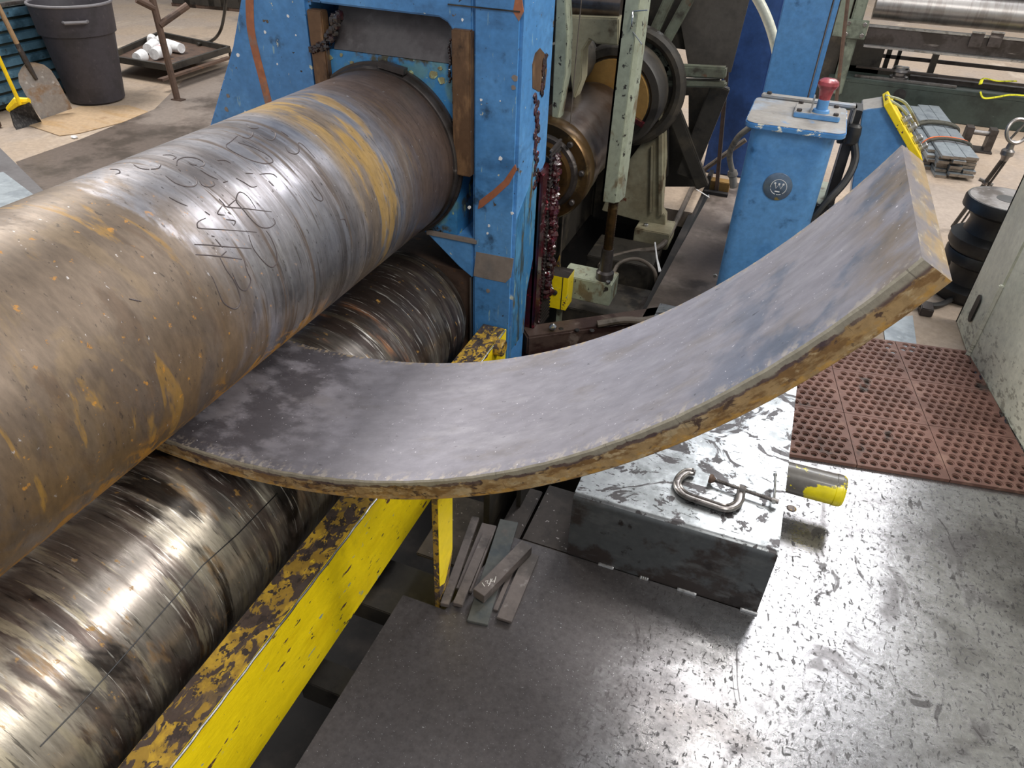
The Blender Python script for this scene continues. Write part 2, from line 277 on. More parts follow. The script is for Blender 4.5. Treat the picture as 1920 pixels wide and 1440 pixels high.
M['bristle'] = mk('black_bristles', '#2c2a2a', .8, 0, [dict(c='#4a4745', s=(60, 60, 4), lo=.5, hi=.6)], bump=((160, 160, 8), .7))
M['wood'] = mk('worn_wood', '#9c7f5e', .6, 0, [dict(c='#6e5640', s=(30, 30, 3), lo=.5, hi=.64)])
M['cardboard'] = mk('cardboard', '#a88f72', .8, 0, [dict(c='#a28561', s=(2, 9, 2), lo=.48, hi=.62), dict(c='#8a6f52', s=6., lo=.62, hi=.75)])
M['shovel'] = mk('shovel_aluminium', '#a59f9a', .42, .7, [dict(c='#8a7057', s=5., lo=.48, hi=.6, r=.6, m=.2, add=[('z', .25, .50, .10)]), dict(c='#cfcdcb', s=22., lo=.6, hi=.7)], bump=(30, .15))
M['bluebin'] = mk('blue_sheet_bin', '#587e95', .4, .2, [dict(c='#3a5a6d', s=5., lo=.48, hi=.62), dict(c='#6e98b0', s=11., lo=.58, hi=.7), dict(c='#2a3438', s=14., lo=.6, hi=.7)])
M['darkgreen'] = mk('dark_green_machine_paint', '#343e39', .5, 0, [dict(c='#28302c', s=4., lo=.48, hi=.62), dict(c='#a8b0aa', s=60., lo=.70, hi=.74)], bump=(20, .1))
M['greygreen'] = mk('grey_green_paint', '#6d7568', .5, 0, [dict(c='#545a50', s=6., lo=.48, hi=.62), dict(c='#3a3a36', s=12., lo=.6, hi=.7)])
M['darksteel'] = mk('dark_oiled_steel', '#4c4644', .4, .5, [dict(c='#39332f', s=6., lo=.48, hi=.62), dict(c='#7d7672', s=(3, 22, 22), lo=.6, hi=.7)], bump=(30, .1))
M['bright'] = mk('polished_steel', '#a5a19f', .36, .9, [dict(c='#8c8681', s=(22, 3, 3), lo=.48, hi=.62, amt=.7)], grain=.12)
M['bundle'] = mk('grey_flat_bar', '#878e93', .45, .45, [dict(c='#757c82', s=9., lo=.5, hi=.64), dict(c='#a4abb0', s=18., lo=.6, hi=.7, amt=.6)], bump=(40, .08))
M['barend'] = mk('sawn_bar_end', '#857a6e', .6, .3, [dict(c='#6d6257', s=30., lo=.5, hi=.64)])
M['strap'] = mk('olive_sling', '#45433a', .8, 0, [dict(c='#2c2b27', s=20., lo=.5, hi=.62)])
M['sling'] = mk('yellow_sling', '#d8d524', .7, 0, [dict(c='#9a9a2a', s=30., lo=.52, hi=.64)])
M['orange'] = mk('orange_mark', '#d06a3c', .7)
M['ink'] = mk('dark_marker', '#544b4b', .5, .2)
M['chalk'] = mk('chalk', '#d9d6d2', .9)
M['badge'] = mk('grey_badge', '#6a7c92', .32, .5, [dict(c='#566578', s=22., lo=.5, hi=.62), dict(c='#b3a26a', s=18., lo=.68, hi=.72)])
M['hose'] = mk('beige_hose', '#a39a8e', .5, 0, [dict(c='#857b70', s=22., lo=.5, hi=.65)])
M['hosedark'] = mk('dusty_hose', '#5b5148', .6, 0, [dict(c='#40382f', s=14., lo=.5, hi=.65)])
M['slab'] = mk('brown_walkway_plate', '#6b5f57', .45, .35, [dict(c='#524840', s=3., lo=.48, hi=.62), dict(c='#8c8077', s=2.2, lo=.52, hi=.68, add=[('y', 4.0, 4.6, .15)]), dict(c='#b7b2ac', s=80., lo=.74, hi=.77)], bump=(40, .15))
M['timber'] = mk('oily_brown_beam', '#4a3b35', .42, .1, [dict(c='#33221f', s=(6, 6, 14), lo=.48, hi=.6), dict(c='#6d6059', s=9., lo=.58, hi=.68), dict(c='#c9b23a', s=30., lo=.745, hi=.755)], bump=(24, .4))

# ------------------------------------------------------------------ mesh builder
class MB:
    def __init__(s): s.v = []; s.f = []; s.mi = []; s.cur = 0
    def quadbox(s, q8):
        b = len(s.v); s.v += [tuple(map(float, p)) for p in q8]
        for f in ((0, 3, 2, 1), (4, 5, 6, 7), (0, 1, 5, 4), (1, 2, 6, 5), (2, 3, 7, 6), (3, 0, 4, 7)):
            s.f.append(tuple(b + i for i in f)); s.mi.append(s.cur)
        return s
    def box(s, x0, x1, y0, y1, z0, z1):
        x0, x1 = sorted((x0, x1)); y0, y1 = sorted((y0, y1)); z0, z1 = sorted((z0, z1))
        return s.quadbox([(x0, y0, z0), (x1, y0, z0), (x1, y1, z0), (x0, y1, z0), (x0, y0, z1), (x1, y0, z1), (x1, y1, z1), (x0, y1, z1)])
    def prism(s, poly, ax, a, b):
        """poly of 2-D points extruded along ax between a and b"""
        def pt(p, t): return {'x': (t, p[0], p[1]), 'y': (p[0], t, p[1]), 'z': (p[0], p[1], t)}[ax]
        n = len(poly); k = len(s.v)
        s.v += [pt(p, a) for p in poly] + [pt(p, b) for p in poly]
        s.f.append(tuple(k + i for i in range(n))[::-1]); s.f.append(tuple(k + n + i for i in range(n)))
        s.mi += [s.cur, s.cur]
        for i in range(n):
            j = (i + 1) % n; s.f.append((k + i, k + j, k + n + j, k + n + i)); s.mi.append(s.cur)
        return s
    def obox(s, p, q, wid, thick, up=(0, 0, 1)):
        """box from p to q, wid across, thick along up"""
        p = Vector(p); q = Vector(q); d = (q - p).normalized(); u = Vector(up); side = d.cross(u).normalized(); u = side.cross(d).normalized()
        a = side * wid / 2; c = u * thick / 2
        return s.quadbox([p - a - c, p + a - c, q + a - c, q - a - c, p - a + c, p + a + c, q + a + c, q - a + c])
    def tube(s, pts, r, n=10, caps=True, sy=1., up=None):
        pts = [Vector(p) for p in pts]; rr = r if isinstance(r, (list, tuple)) else [r] * len(pts)
        k = len(s.v); prev = None
        for i, p in enumerate(pts):
            d = (pts[min(i + 1, len(pts) - 1)] - pts[max(i - 1, 0)]).normalized()
            if up is not None: a = Vector(up); a = (a - d * a.dot(d)).normalized()
            elif prev is None:
                a = Vector((0, 0, 1)) if abs(d.z) < .9 else Vector((1, 0, 0)); a = (a - d * a.dot(d)).normalized()
            else: a = (prev - d * prev.dot(d)).normalized()
            prev = a; b = d.cross(a)
            for j in range(n):
                t = 2 * math.pi * j / n; s.v.append(tuple(p + a * math.cos(t) * rr[i] * sy + b * math.sin(t) * rr[i]))
        for i in range(len(pts) - 1):
            for j in range(n):
                j2 = (j + 1) % n; s.f.append((k + i * n + j, k + i * n + j2, k + (i + 1) * n + j2, k + (i + 1) * n + j)); s.mi.append(s.cur)
        if caps:
            s.f.append(tuple(k + j for j in range(n))[::-1]); e = k + (len(pts) - 1) * n; s.f.append(tuple(e + j for j in range(n))); s.mi += [s.cur, s.cur]
        return s
    def lathe(s, c, axis, prof, n=48, caps=True):
        """prof: [(t along axis, r)]"""
        c = Vector(c); ax = Vector(axis).normalized()
        a = Vector((0, 0, 1)) if abs(ax.z) < .9 else Vector((1, 0, 0)); a = (a - ax * a.dot(ax)).normalized(); b = ax.cross(a)
        k = len(s.v)
        for t, r in prof:
            for j in range(n):
                h = 2 * math.pi * j / n; s.v.append(tuple(c + ax * t + a * math.cos(h) * r + b * math.sin(h) * r))
        for i in range(len(prof) - 1):
            for j in range(n):
                j2 = (j + 1) % n; s.f.append((k + i * n + j, k + i * n + j2, k + (i + 1) * n + j2, k + (i + 1) * n + j)); s.mi.append(s.cur)
        if caps:
            s.f.append(tuple(k + j for j in range(n))[::-1]); e = k + (len(prof) - 1) * n; s.f.append(tuple(e + j for j in range(n))); s.mi += [s.cur, s.cur]
        return s
    def blob(s, c, r, n=7, jit=.25):
        c = Vector(c); k = len(s.v); R = r if isinstance(r, (tuple, list)) else (r, r, r)
        rings = n // 2 + 1
        for i in range(rings + 1):
            ph = math.pi * i / rings
            for j in range(n):
                t = 2 * math.pi * j / n; q = 1 + random.uniform(-jit, jit)
                s.v.append((c.x + R[0] * q * math.sin(ph) * math.cos(t), c.y + R[1] * q * math.sin(ph) * math.sin(t), c.z + R[2] * math.cos(ph) * q))
        for i in range(rings):
            for j in range(n):
                j2 = (j + 1) % n; s.f.append((k + i * n + j, k + (i + 1) * n + j, k + (i + 1) * n + j2, k + i * n + j2)); s.mi.append(s.cur)
        return s
    def torus(s, c, R, r, normal=(0, 0, 1), n=32, m=8):
        c = Vector(c); ax = Vector(normal).normalized(); a = Vector((1, 0, 0)) if abs(ax.x) < .9 else Vector((0, 1, 0)); a = (a - ax * a.dot(ax)).normalized(); b = ax.cross(a)
        k = len(s.v)
        for i in range(n):
            t = 2 * math.pi * i / n; o = a * math.cos(t) + b * math.sin(t)
            for j in range(m):
                h = 2 * math.pi * j / m; s.v.append(tuple(c + o * (R + r * math.cos(h)) + ax * r * math.sin(h)))
        for i in range(n):
            for j in range(m):
                i2 = (i + 1) % n; j2 = (j + 1) % m; s.f.append((k + i * m + j, k + i2 * m + j, k + i2 * m + j2, k + i * m + j2)); s.mi.append(s.cur)
        return s

WL = {}
def wloc(o):
    v = Vector((0, 0, 0))
    while o: v += o.location; o = o.parent
    return v
def obj(name, mb, mat, parent=None, smooth=False, bevel=0, kind=None, label=None, sharp=35):
    me = bpy.data.meshes.new(name)
    V = [Vector(p) for p in mb.v]
    if parent is not None: org = wloc(parent); loc = Vector((0, 0, 0))
    else:
        lo = [min(p[i] for p in V) for i in range(3)]; hi = [max(p[i] for p in V) for i in range(3)]
        org = Vector(((lo[0] + hi[0]) / 2, (lo[1] + hi[1]) / 2, lo[2])); loc = org
    me.from_pydata([tuple(p - org) for p in V], [], mb.f)
    mats = mat if isinstance(mat, (list, tuple)) else [mat]
    for m in mats: me.materials.append(m)
    if len(mats) > 1: me.polygons.foreach_set('material_index', mb.mi)
    bm = bmesh.new(); bm.from_mesh(me); bmesh.ops.recalc_face_normals(bm, faces=bm.faces)
    if bevel:
        es = [e for e in bm.edges if len(e.link_faces) == 2 and e.calc_face_angle(0) > .6]
        bmesh.ops.bevel(bm, geom=es, offset=bevel, segments=2, affect='EDGES', clamp_overlap=True)
    bm.to_mesh(me); bm.free()
    if smooth or bevel:
        me.polygons.foreach_set('use_smooth', [True] * len(me.polygons)); me.set_sharp_from_angle(angle=math.radians(sharp))
    me.update()
    o = bpy.data.objects.new(name, me); COL.objects.link(o); o.location = loc
    if parent is not None: o.parent = parent
    if kind: o['kind'] = kind
    if label: o['label'] = label
    return o
def thing(name, loc, label, cat, group=None):
    o = bpy.data.objects.new(name, None); COL.objects.link(o); o.location = loc; o.empty_display_size = .05
    return tag(o, label, cat, group)
def tag(o, label, cat, group=None):
    o['label'] = label; o['category'] = cat
    if group: o['group'] = group
    return o
def copy_tree(o, parent=None):
    c = o.copy(); COL.objects.link(c); c.parent = parent
    for ch in list(o.children): copy_tree(ch, c)
    return c
def spline(pts, n=8):
    pts = [Vector(p) for p in pts]; out = []
    for i in range(len(pts) - 1):
        p0 = pts[max(i - 1, 0)]; p1 = pts[i]; p2 = pts[i + 1]; p3 = pts[min(i + 2, len(pts) - 1)]
        for k in range(n):
            t = k / n; out.append(.5 * ((2 * p1) + (-p0 + p2) * t + (2 * p0 - 5 * p1 + 4 * p2 - p3) * t * t + (-p0 + 3 * p1 - 3 * p2 + p3) * t ** 3))
    out.append(pts[-1]); return out
def hexbolt(name, c, axis, r, h, mat, parent): return obj(name, MB().lathe(c, axis, [(0, r), (h * .8, r), (h, r * .8)], 6), mat, parent)

# ================================================================== setting
def rect(x0, x1, y0, y1): return [(x0, y0), (x1, y0), (x1, y1), (x0, y1)]
m = MB()
for x0, x1, y0, y1 in ((-16, -2.6, -4, 22), (-2.6, -.42, 4.25, 22), (-.42, 14, 4.9, 22), (.24, 14, 3.10, 4.9), (-.15, .24, 2.7, 4.9), (1.4, 14, -4, 3.10), (-2.6, -2.2, -4, 4.25)): m.box(x0, x1, y0, y1, -.10, 0)
obj('floor', m, M['concrete'], kind='structure')
m = MB().box(-2.3, 1.6, -4, 4.4, -.75, -.70)
obj('floor', m, M['pit'], kind='structure')
m = MB().box(-2.3, -2.22, -4, 4.3, -.7, -.10).box(-2.3, -.4, 4.25, 4.32, -.7, -.10).box(-.44, -.40, 2.7, 4.9, -.7, -.012)
obj('trim_1', m, M['pit'], kind='structure')
obj('wall_back', MB().box(-16, 14, 22, 22.2, 0, 6), mk('grey_wall', '#7d7f80', .8), kind='structure')
obj('wall_left', MB().box(-16.2, -16, -4, 22, 0, 6), MATS['grey_wall'], kind='structure')

# deck plates
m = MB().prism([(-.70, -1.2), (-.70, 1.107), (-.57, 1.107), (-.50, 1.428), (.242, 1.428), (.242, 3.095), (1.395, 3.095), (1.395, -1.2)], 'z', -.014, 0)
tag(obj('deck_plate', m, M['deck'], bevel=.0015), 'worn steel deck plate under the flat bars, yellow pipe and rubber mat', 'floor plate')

tag(obj('floor_strip', MB().prism([P(1655, 600, 'z', .004)[:2], P(1711, 592, 'z', .004)[:2], P(1721, 664, 'z', .004)[:2], P(1662, 664, 'z', .004)[:2]], 'z', .001, .006), M['bundle']),
    'small light grey plate lying on the floor behind the rubber mat', 'plate')

# pit cross members and low plates
def ledge(name, x0, x1, y0, y1, z, mat, label, cat='support', t=.03):
    tag(obj(name, MB().box(x0, x1, y0, y1, z - t, z), mat, bevel=.003), label, cat)
ledge('cross_member', -.98, -.60, .93, 1.02, -.33, M['castdark'], 'dark crossbar low in the pit beside the yellow beam', t=.10)
ledge('cross_member', -.98, -.55, 1.22, 1.42, -.30, M['castdark'], 'dark crossbar deep in the pit behind the yellow stop plate', t=.08)
ledge('pit_plate', -.47, -.31, 1.455, 1.72, -.03, M['speck'], 'speckled brown plate in the pit against the folded cover', 'plate', .012)
ledge('pit_plate', -.56, -.485, 1.44, 1.70, -.05, M['speck'], 'narrow speckled plate low behind the flat bars', 'plate', .012)
ledge('pit_plate', -.78, -.60, 1.33, 1.62, -.10, M['speck'], 'dull plate in the pit behind the yellow stop plate', 'plate', .012)
m = MB().box(-.62, -.60, 1.50, 1.90, -.45, .10).box(-.545, -.53, 1.6, 1.9, -.45, .12).box(-.62, -.40, 1.88, 1.90, -.45, .05)
tag(obj('pit_bracket', m, M['castdark']), 'black ribbed bracket rising from the pit under the curved plate', 'bracket')

# ================================================================== top roll
YF = 2.36
def ang(a, r, c): return (c[0] + r * math.cos(a), c[1] + r * math.sin(a))
roll = thing('top_roll', (TR[0], 1.0, TR[1] - TR[2]), 'large worn steel top roll with dark handwriting, above the curved plate', 'roller')
prof = [(-.9, TR[2]), (YF - .06, TR[2]), (YF - .05, TR[2] - .004), (YF - .035, TR[2] - .004)]
pts = [(-.9, TR[2])] + [(-.9 + 3.2 * i / 24, TR[2]) for i in range(1, 25)] + [(YF - .045, TR[2] - .003), (YF - .03, TR[2] - .003)]
obj('roll_body', MB().lathe((TR[0], 0, TR[1]), (0, 1, 0), pts, 160), M['roll'], roll, smooth=True)
obj('collar', MB().lathe((TR[0], 0, TR[1]), (0, 1, 0), [(YF - .030, TR[2] - .03), (YF - .030, TR[2] + .004), (YF - .022, TR[2] + .010), (YF - .004, TR[2] + .011), (YF - .004, TR[2] + .02), (YF + .012, TR[2] + .02)], 120),
    M['darksteel'], roll, smooth=True, label='dark collar ring at the roll end')
obj('key', MB().obox((TR[0] + .02, YF - .02, TR[1] + TR[2] + .02), (TR[0] + .12, YF - .02, TR[1] + TR[2] + .005), .03, .02, up=(0, 0, 1)), M['darksteel'], roll)
obj('journal', MB().lathe((TR[0], 0, TR[1]), (0, 1, 0), [(YF - .03, .2), (3.0, .2)], 48), M['shaft'], roll, smooth=True)
def on_cyl(px, py, c, lift=0.):
    d = ray(px, py); r = c[2] + lift
    a = d[0] ** 2 + d[2] ** 2; ox = -c[0]; oz = H - c[1]; b = 2 * (d[0] * ox + d[2] * oz); cc = ox * ox + oz * oz - r * r
    disc = max(b * b - 4 * a * cc, 0); t = (-b - math.sqrt(disc)) / (2 * a); q = CAM + t * d
    return Vector((float(q[0]), float(q[1]), float(q[2])))
STROKES = [[(665, 858), (760, 862), (860, 872), (1045, 885)], [(672, 926), (800, 935), (985, 958)], [(805, 820), (830, 850), (855, 880)], [(880, 905), (835, 945)],
    [(838, 950), (880, 1030), (930, 1100), (965, 1180), (975, 1240), (955, 1285), (920, 1290), (870, 1260), (845, 1220), (800, 1110), (780, 1070)],
    [(1000, 960), (1020, 1040), (1045, 1100), (1020, 1160), (985, 1165), (955, 1130), (920, 1050)],
    [(740, 680), (690, 705), (685, 735), (710, 750), (860, 758), (1085, 775)],
    [(1030, 795), (1060, 880), (1110, 950), (1160, 1000), (1195, 1010), (1222, 975), (1215, 900), (1185, 820), (1150, 765)],
    [(830, 550), (858, 580), (885, 605), (1000, 615), (1185, 638)], [(1080, 615), (1030, 540), (980, 505), (955, 520), (950, 570), (1000, 630), (1050, 690), (1110, 740), (1170, 745), (1210, 715), (1195, 680)],
    [(890, 600), (950, 550)], [(735, 635), (770, 660)], [(850, 600), (820, 650), (870, 660)], [(890, 640), (910, 655)], [(880, 690), (940, 700), (930, 730)], [(780, 800), (800, 805)],
    [(470, 395), (530, 440), (600, 465), (660, 465), (683, 440), (665, 400)], [(545, 325), (550, 290), (600, 270), (670, 275), (725, 300), (728, 325), (700, 330)],
    [(555, 345), (570, 362)], [(620, 300), (650, 320), (680, 320)], [(705, 355), (760, 390), (825, 420)], [(700, 430), (720, 460), (770, 470), (800, 455), (790, 430)],
    [(955, 125), (915, 160), (880, 200), (1000, 270), (1100, 305), (1160, 312), (1195, 295), (1150, 250), (1050, 200), (960, 170)], [(940, 105), (1010, 140), (1050, 130), (1060, 100)],
    [(1110, 120), (1160, 150), (1200, 148), (1212, 110), (1180, 90)], [(1020, 60), (1060, 75), (1100, 70)],
    [(1275, 195), (1300, 235), (1345, 248), (1370, 230), (1365, 175), (1400, 190), (1480, 275)], [(1010, 378), (1060, 380)], [(1105, 385), (1150, 380), (1195, 385), (1222, 405)],
    [(1165, 430), (1200, 465)], [(945, 410), (1000, 440), (1050, 470), (1085, 465)], [(1455, 425), (1490, 480), (1530, 540), (1520, 565), (1480, 545), (1450, 500)], [(1250, 95), (1300, 130)],
    [(255, 320), (300, 345), (360, 352)], [(370, 350), (420, 345), (438, 320)], [(450, 255), (510, 255), (540, 270), (520, 285)], [(820, 290), (870, 290), (910, 310)], [(860, 440), (890, 430)],
    [(495, 540), (550, 570), (620, 600)], [(225, 1225), (305, 1243)], [(1650, 690), (1680, 690), (1695, 740)], [(95, 350), (150, 355), (160, 375), (130, 385)]]
m = MB()
for st in STROKES:
    q = spline([(180 + x / 3.6, 220 + y / 3.6, 0) for x, y in st], 4)
    pl = [on_cyl(p.x, p.y, TR, .0002) for p in q]
    n = len(pl); rr = [.0016 * (.55 + .45 * math.sin(math.pi * min(1, (i + .8) / n))) for i in range(n)]
    m.tube(pl, rr, 6)
obj('handwriting', m, M['ink'], roll, kind='stuff', label='looping handwritten letters in dark marker')

# bottom roll
br = thing('bottom_roll', (BR[0], 1.0, BR[1] - BR[2]), 'stained steel bottom roll with black oil patches, under the top roll', 'roller')
g = .0022
m = MB(); pr = [(-.9, BR[2])]
for i in range(1, 20): pr.append((-.9 + 3.2 * i / 20, BR[2]))
pr += [(2.315, BR[2]), (2.325, BR[2] - .012), (2.36, BR[2] - .012)]
m.lathe((BR[0], 0, BR[1]), (0, 1, 0), pr, 140)
obj('roll_body', m, M['broll'], br, smooth=True)
obj('journal', MB().lathe((BR[0], 0, BR[1]), (0, 1, 0), [(2.34, .16), (2.8, .16)], 40), M['darksteel'], br, smooth=True)
# scribed line along the roll
a0 = math.radians(28)
m = MB()
sl = [on_cyl(x, y, BR, .0001) for x, y in ((75, 1400), (140, 1333), (204, 1262), (300, 1152), (380, 1060), (445, 1002), (520, 925))]
m.tube(sl, .0018, 5); obj('scribed_line', m, M['black'], br)

# ================================================================== curved plate
a_s, a_e = math.radians(-112), math.radians(-29.3)
NS = 120; y0, y1 = 1.0, 1.524
m = MB(); ch = .0035
for i in range(NS + 1):
    a = a_s + (a_e - a_s) * i / NS
    def pt(y, r, aa=a): return (AC[0] + r * math.cos(aa), y, AC[1] + r * math.sin(aa))
    jit = .0012 * math.sin(i * 1.7) * math.sin(i * .37)
    ro_ = AR + AT + (a - a_e) * -.004
    ring = [(y0 + ch + jit, AR), (y0 + jit, AR + ch), (y0 + jit * .4, AR + .02), (y0 + .001 + jit * .4, AR + .024), (y0 + .001, ro_ - .003), (y0 + .004, ro_), (y1 - .004, ro_), (y1, ro_ - .003), (y1, AR + ch), (y1 - ch, AR)]
    m.v += [pt(*q) for q in ring]
K = 10
for i in range(NS):
    for j in range(K):
        j2 = (j + 1) % K; m.f.append((i * K + j, i * K + j2, (i + 1) * K + j2, (i + 1) * K + j))
        m.mi.append(1 if j in (0, 1, 2, 3, 4, 6, 7, 8) else 0)
m.f.append(tuple(range(K))); m.mi.append(2); m.f.append(tuple(NS * K + j for j in range(K))[::-1]); m.mi.append(2)
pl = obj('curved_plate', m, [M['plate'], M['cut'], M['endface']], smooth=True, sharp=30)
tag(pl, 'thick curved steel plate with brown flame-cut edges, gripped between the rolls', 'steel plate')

# ================================================================== yellow beam, stop plate
XB0, XB1, ZB = -.985, -.882, .13
bt = thing('guard_beam', ((XB0 + XB1) / 2, 1, -.20), 'long yellow painted steel beam beside the bottom roll, scraped on top', 'beam')
obj('beam_top', MB().box(XB0, XB1 - .004, -.6, 2.352, ZB - .010, ZB), M['yellow_worn'], bt, bevel=.002, label='scraped yellow and brown top flange')
obj('beam_web', MB().box(XB1 - .012, XB1, -.6, 2.352, -.19, ZB - .001), M['yellow'], bt, bevel=.0015, label='bright yellow side face')
obj('beam_flange', MB().box(XB0 + .0, XB1 - .012, -.6, 2.352, -.19, -.18), M['yellow_worn'], bt)
obj('weld_bead', MB().tube([(XB1 - .001 + .0010 * math.sin(i * 2.1), -.6 + i * .03, ZB - .001) for i in range(99)], .0032, 6), M['zinc'], bt, label='bare silver corner line')
obj('end_bolt', MB().lathe(P(930, 650, 'x', XB1), (1, 0, 0), [(0, .035), (.03, .035), (.036, .03)], 16), M['yellow_worn'], bt, smooth=True)
m = MB().prism([(1.118, -.02), (1.118, .05), (1.125, .40), (1.215, .40), (1.205, .12), (1.16, -.02)], 'x', -.606, -.590)
sp = thing('stop_plate', (-.59, 1.2, -.02), 'upright yellow plate standing at the deck corner under the curved plate', 'plate')
obj('plate_body', m, [M['yellow_worn']], sp, bevel=.0015)
obj('painted_face', MB().prism([(1.120, .075), (1.128, .398), (1.213, .398), (1.203, .14), (1.15, .055)], 'x', -.590, -.5888), M['yellow'], sp)

# ================================================================== folded cover with C-clamp
cv = thing('folded_cover', (-.04, 2.0, 0), 'folded sheet steel cover box beside the deck, C-clamp lying on it', 'cover')
zt = .246; X0c, X1c, Y0c, Y1c = -.318, .2405, 1.430, 2.62
m = MB(); k = []
prof = [(Y0c, 0), (Y0c, zt - .022)] + [(Y0c + .022 - .022 * math.cos(t), zt - .022 + .022 * math.sin(t)) for t in [math.pi / 2 * i / 8 for i in range(1, 9)]] + [(Y1c, zt)]
inner = [(Y1c, zt - .006)] + [(Y0c + .022 - .016 * math.cos(t), zt - .022 + .016 * math.sin(t)) for t in [math.pi / 2 * i / 8 for i in range(8, -1, -1)]] + [(Y0c + .006, 0)]
m.prism(prof + inner, 'x', X0c, X1c)
o = obj('sheet', m, [M['boxtop'], M['boxside']], cv)
for p in o.data.polygons:
    c = p.center + wloc(cv)
    p.material_index = 1 if (abs(p.normal.z) < .75 and c.y < Y0c + .03) else 0
    p.use_smooth = True
o.data.set_sharp_from_angle(angle=math.radians(40))
obj('side_wall', MB().box(X0c, X0c + .006, Y0c + .02, Y1c, -.3, zt - .008), M['boxside'], cv)
obj('side_wall', MB().box(X1c - .008, X1c - .002, Y0c + .02, Y1c, .0, zt - .008), M['boxside'], cv)
m = MB()
for (a, b) in ((1122, 1150), (1200, 1215), (1270, 1305), (1388, 1420)):
    ya = Y0c - .003
    pa = P(a, 1040 + (a - 1065) * .312, 'z', .002); pb = P(b, 1040 + (b - 1065) * .312, 'z', .002)
    n = 8
    obj('weld', MB().tube([(pa[0] + (pb[0] - pa[0]) * i / n, ya, .002 + .0006 * (i % 2)) for i in range(n + 1)], [.0055 + .0008 * (i % 2) for i in range(n + 1)], 8), M['zinc'], cv, smooth=True, label='shiny tack weld')

# clamp
zc = zt + .014
cl = thing('c_clamp', P(1350, 930, 'z', zt), 'small steel C-clamp lying on the folded cover', 'clamp')
def zp(x, y, z=zc): return P(1200 + x / 4, 820 + y / 4, 'z', z)
path = [(392, 262), (345, 265), (295, 305), (280, 350), (300, 395), (350, 435), (430, 465), (520, 495), (610, 525), (660, 530), (715, 510), (745, 475), (755, 430), (762, 385)]
cp = spline([zp(x, y) for x, y in path], 6)
m = MB()
def sweep(m, pts, w_, h_):
    """I-shaped bar: web plus two round rims"""
    n = len(pts); L = []; Rr = []
    for i, p in enumerate(pts):
        d = (pts[min(i + 1, n - 1)] - pts[max(i - 1, 0)]); d.z = 0; d.normalize(); s_ = Vector((-d.y, d.x, 0))
        L.append(p + s_ * w_ / 2); Rr.append(p - s_ * w_ / 2)
    m.tube(L, .0042, 8, sy=1.9, up=(0, 0, 1)); m.tube(Rr, .0042, 8, sy=1.9, up=(0, 0, 1)); m.tube(pts, w_ / 2, 8, sy=.42, up=(0, 0, 1))
sweep(m, cp, .0165, .01)
obj('clamp_frame', m, M['clamp'], cl, smooth=True)
a = Vector(zp(392, 250, zc + .004)); b = Vector(zp(1040, 485, zc + .004)); s0 = Vector(zp(560, 320, zc + .004))
ax = (b - s0).normalized(); Ls = (b - s0).length
prf = []; t = 0
while t < Ls - .022:
    prf += [(t, .0048), (t + .0016, .0066), (t + .0032, .0048)]; t += .0036
prf += [(Ls - .02, .0072), (Ls, .0072)]
obj('screw', MB().lathe(s0, ax, prf, 14), M['clamp'], cl)
obj('swivel_pad', MB().lathe(s0 - ax * .012, ax, [(-.004, .0130), (.004, .0140), (.008, .010), (.014, .006)], 20), M['rusty'], cl, smooth=True)
n0 = Vector(zp(765, 385, zc + .004))
obj('nut_boss', MB().lathe(n0 - ax * .010, ax, [(0, .0105), (.003, .012), (.018, .012), (.021, .0105)], 8), M['clamp'], cl, bevel=.001)
h0 = Vector(zp(1003, 480, zc + .006)); h1 = Vector(zp(1014, 282, zc + .018))
m = MB().tube([h0, h0.lerp(h1, .5) + Vector((.001, 0, .001)), h1], .0038, 8).lathe(h1, (h1 - h0), [(-.003, .0055), (.004, .0058)], 10).lathe(h0, (h0 - h1), [(-.002, .0055), (.006, .006)], 10)
obj('tommy_bar', m, M['zinc'], cl, smooth=True)
an = Vector(zp(395, 262, zc))
obj('anvil', MB().lathe(an - ax * .004, ax, [(0, .008), (.012, .009)], 12).tube([an + Vector((0, .0, .006)), Vector(zp(398, 236, zc + .02))], .003, 6), M['clamp'], cl)

# ================================================================== loose flat bars on the deck corner
def barp(pts, zt_, t, label, mat='bar', nm='flat_bar', zoom=True, z_far=None):
    """four picture corners of the upper face, unprojected on the height of that face"""
    q = [P(760 + x / 4.8, 880 + y / 4.8, 'z', zt_)[:2] for x, y in pts]
    # square the piece up
    c0 = (Vector(q[0]) + Vector(q[1])) / 2; c1 = (Vector(q[2]) + Vector(q[3])) / 2; wd = ((Vector(q[0]) - Vector(q[1])).length + (Vector(q[2]) - Vector(q[3])).length) / 2
    d = (c1 - c0).normalized(); s_ = Vector((-d.y, d.x)) * wd / 2
    poly = [tuple(c0 + s_), tuple(c0 - s_), tuple(c1 - s_), tuple(c1 + s_)]
    o = obj(nm, MB().prism(poly, 'z', zt_ - t, zt_), M[mat], bevel=.0012)
    return tag(o, label, 'metal bar'), poly
barp([(855, 450), (1015, 470), (745, 1400), (550, 1360)], .009, .009, 'wide thin blue-grey flat bar under the thick block, round mark on its far end', 'bar_green')
barp([(690, 480), (822, 505), (595, 1110), (460, 1060)], .010, .010, 'medium flat bar lying beneath the two narrow bars on the left')
barp([(600, 420), (665, 432), (390, 1222), (313, 1200)], .024, .014, 'leftmost narrow square bar, next to the yellow stop plate')
barp([(700, 568), (772, 588), (515, 1222), (424, 1200)], .023, .013, 'second narrow bar from the left with faint chalk marks')
barp([(775, 590), (790, 593), (592, 1100), (575, 1096)], .020, .010, 'very thin strip of steel wedged between flat bars')
barp([(1010, 740), (1040, 750), (835, 1272), (788, 1255)], .0085, .008, 'narrow flat bar mostly hidden under the rightmost bar')
barp([(1085, 742), (1200, 768), (962, 1375), (815, 1330)], .018, .009, 'rightmost flat bar, brown with a bright near end')
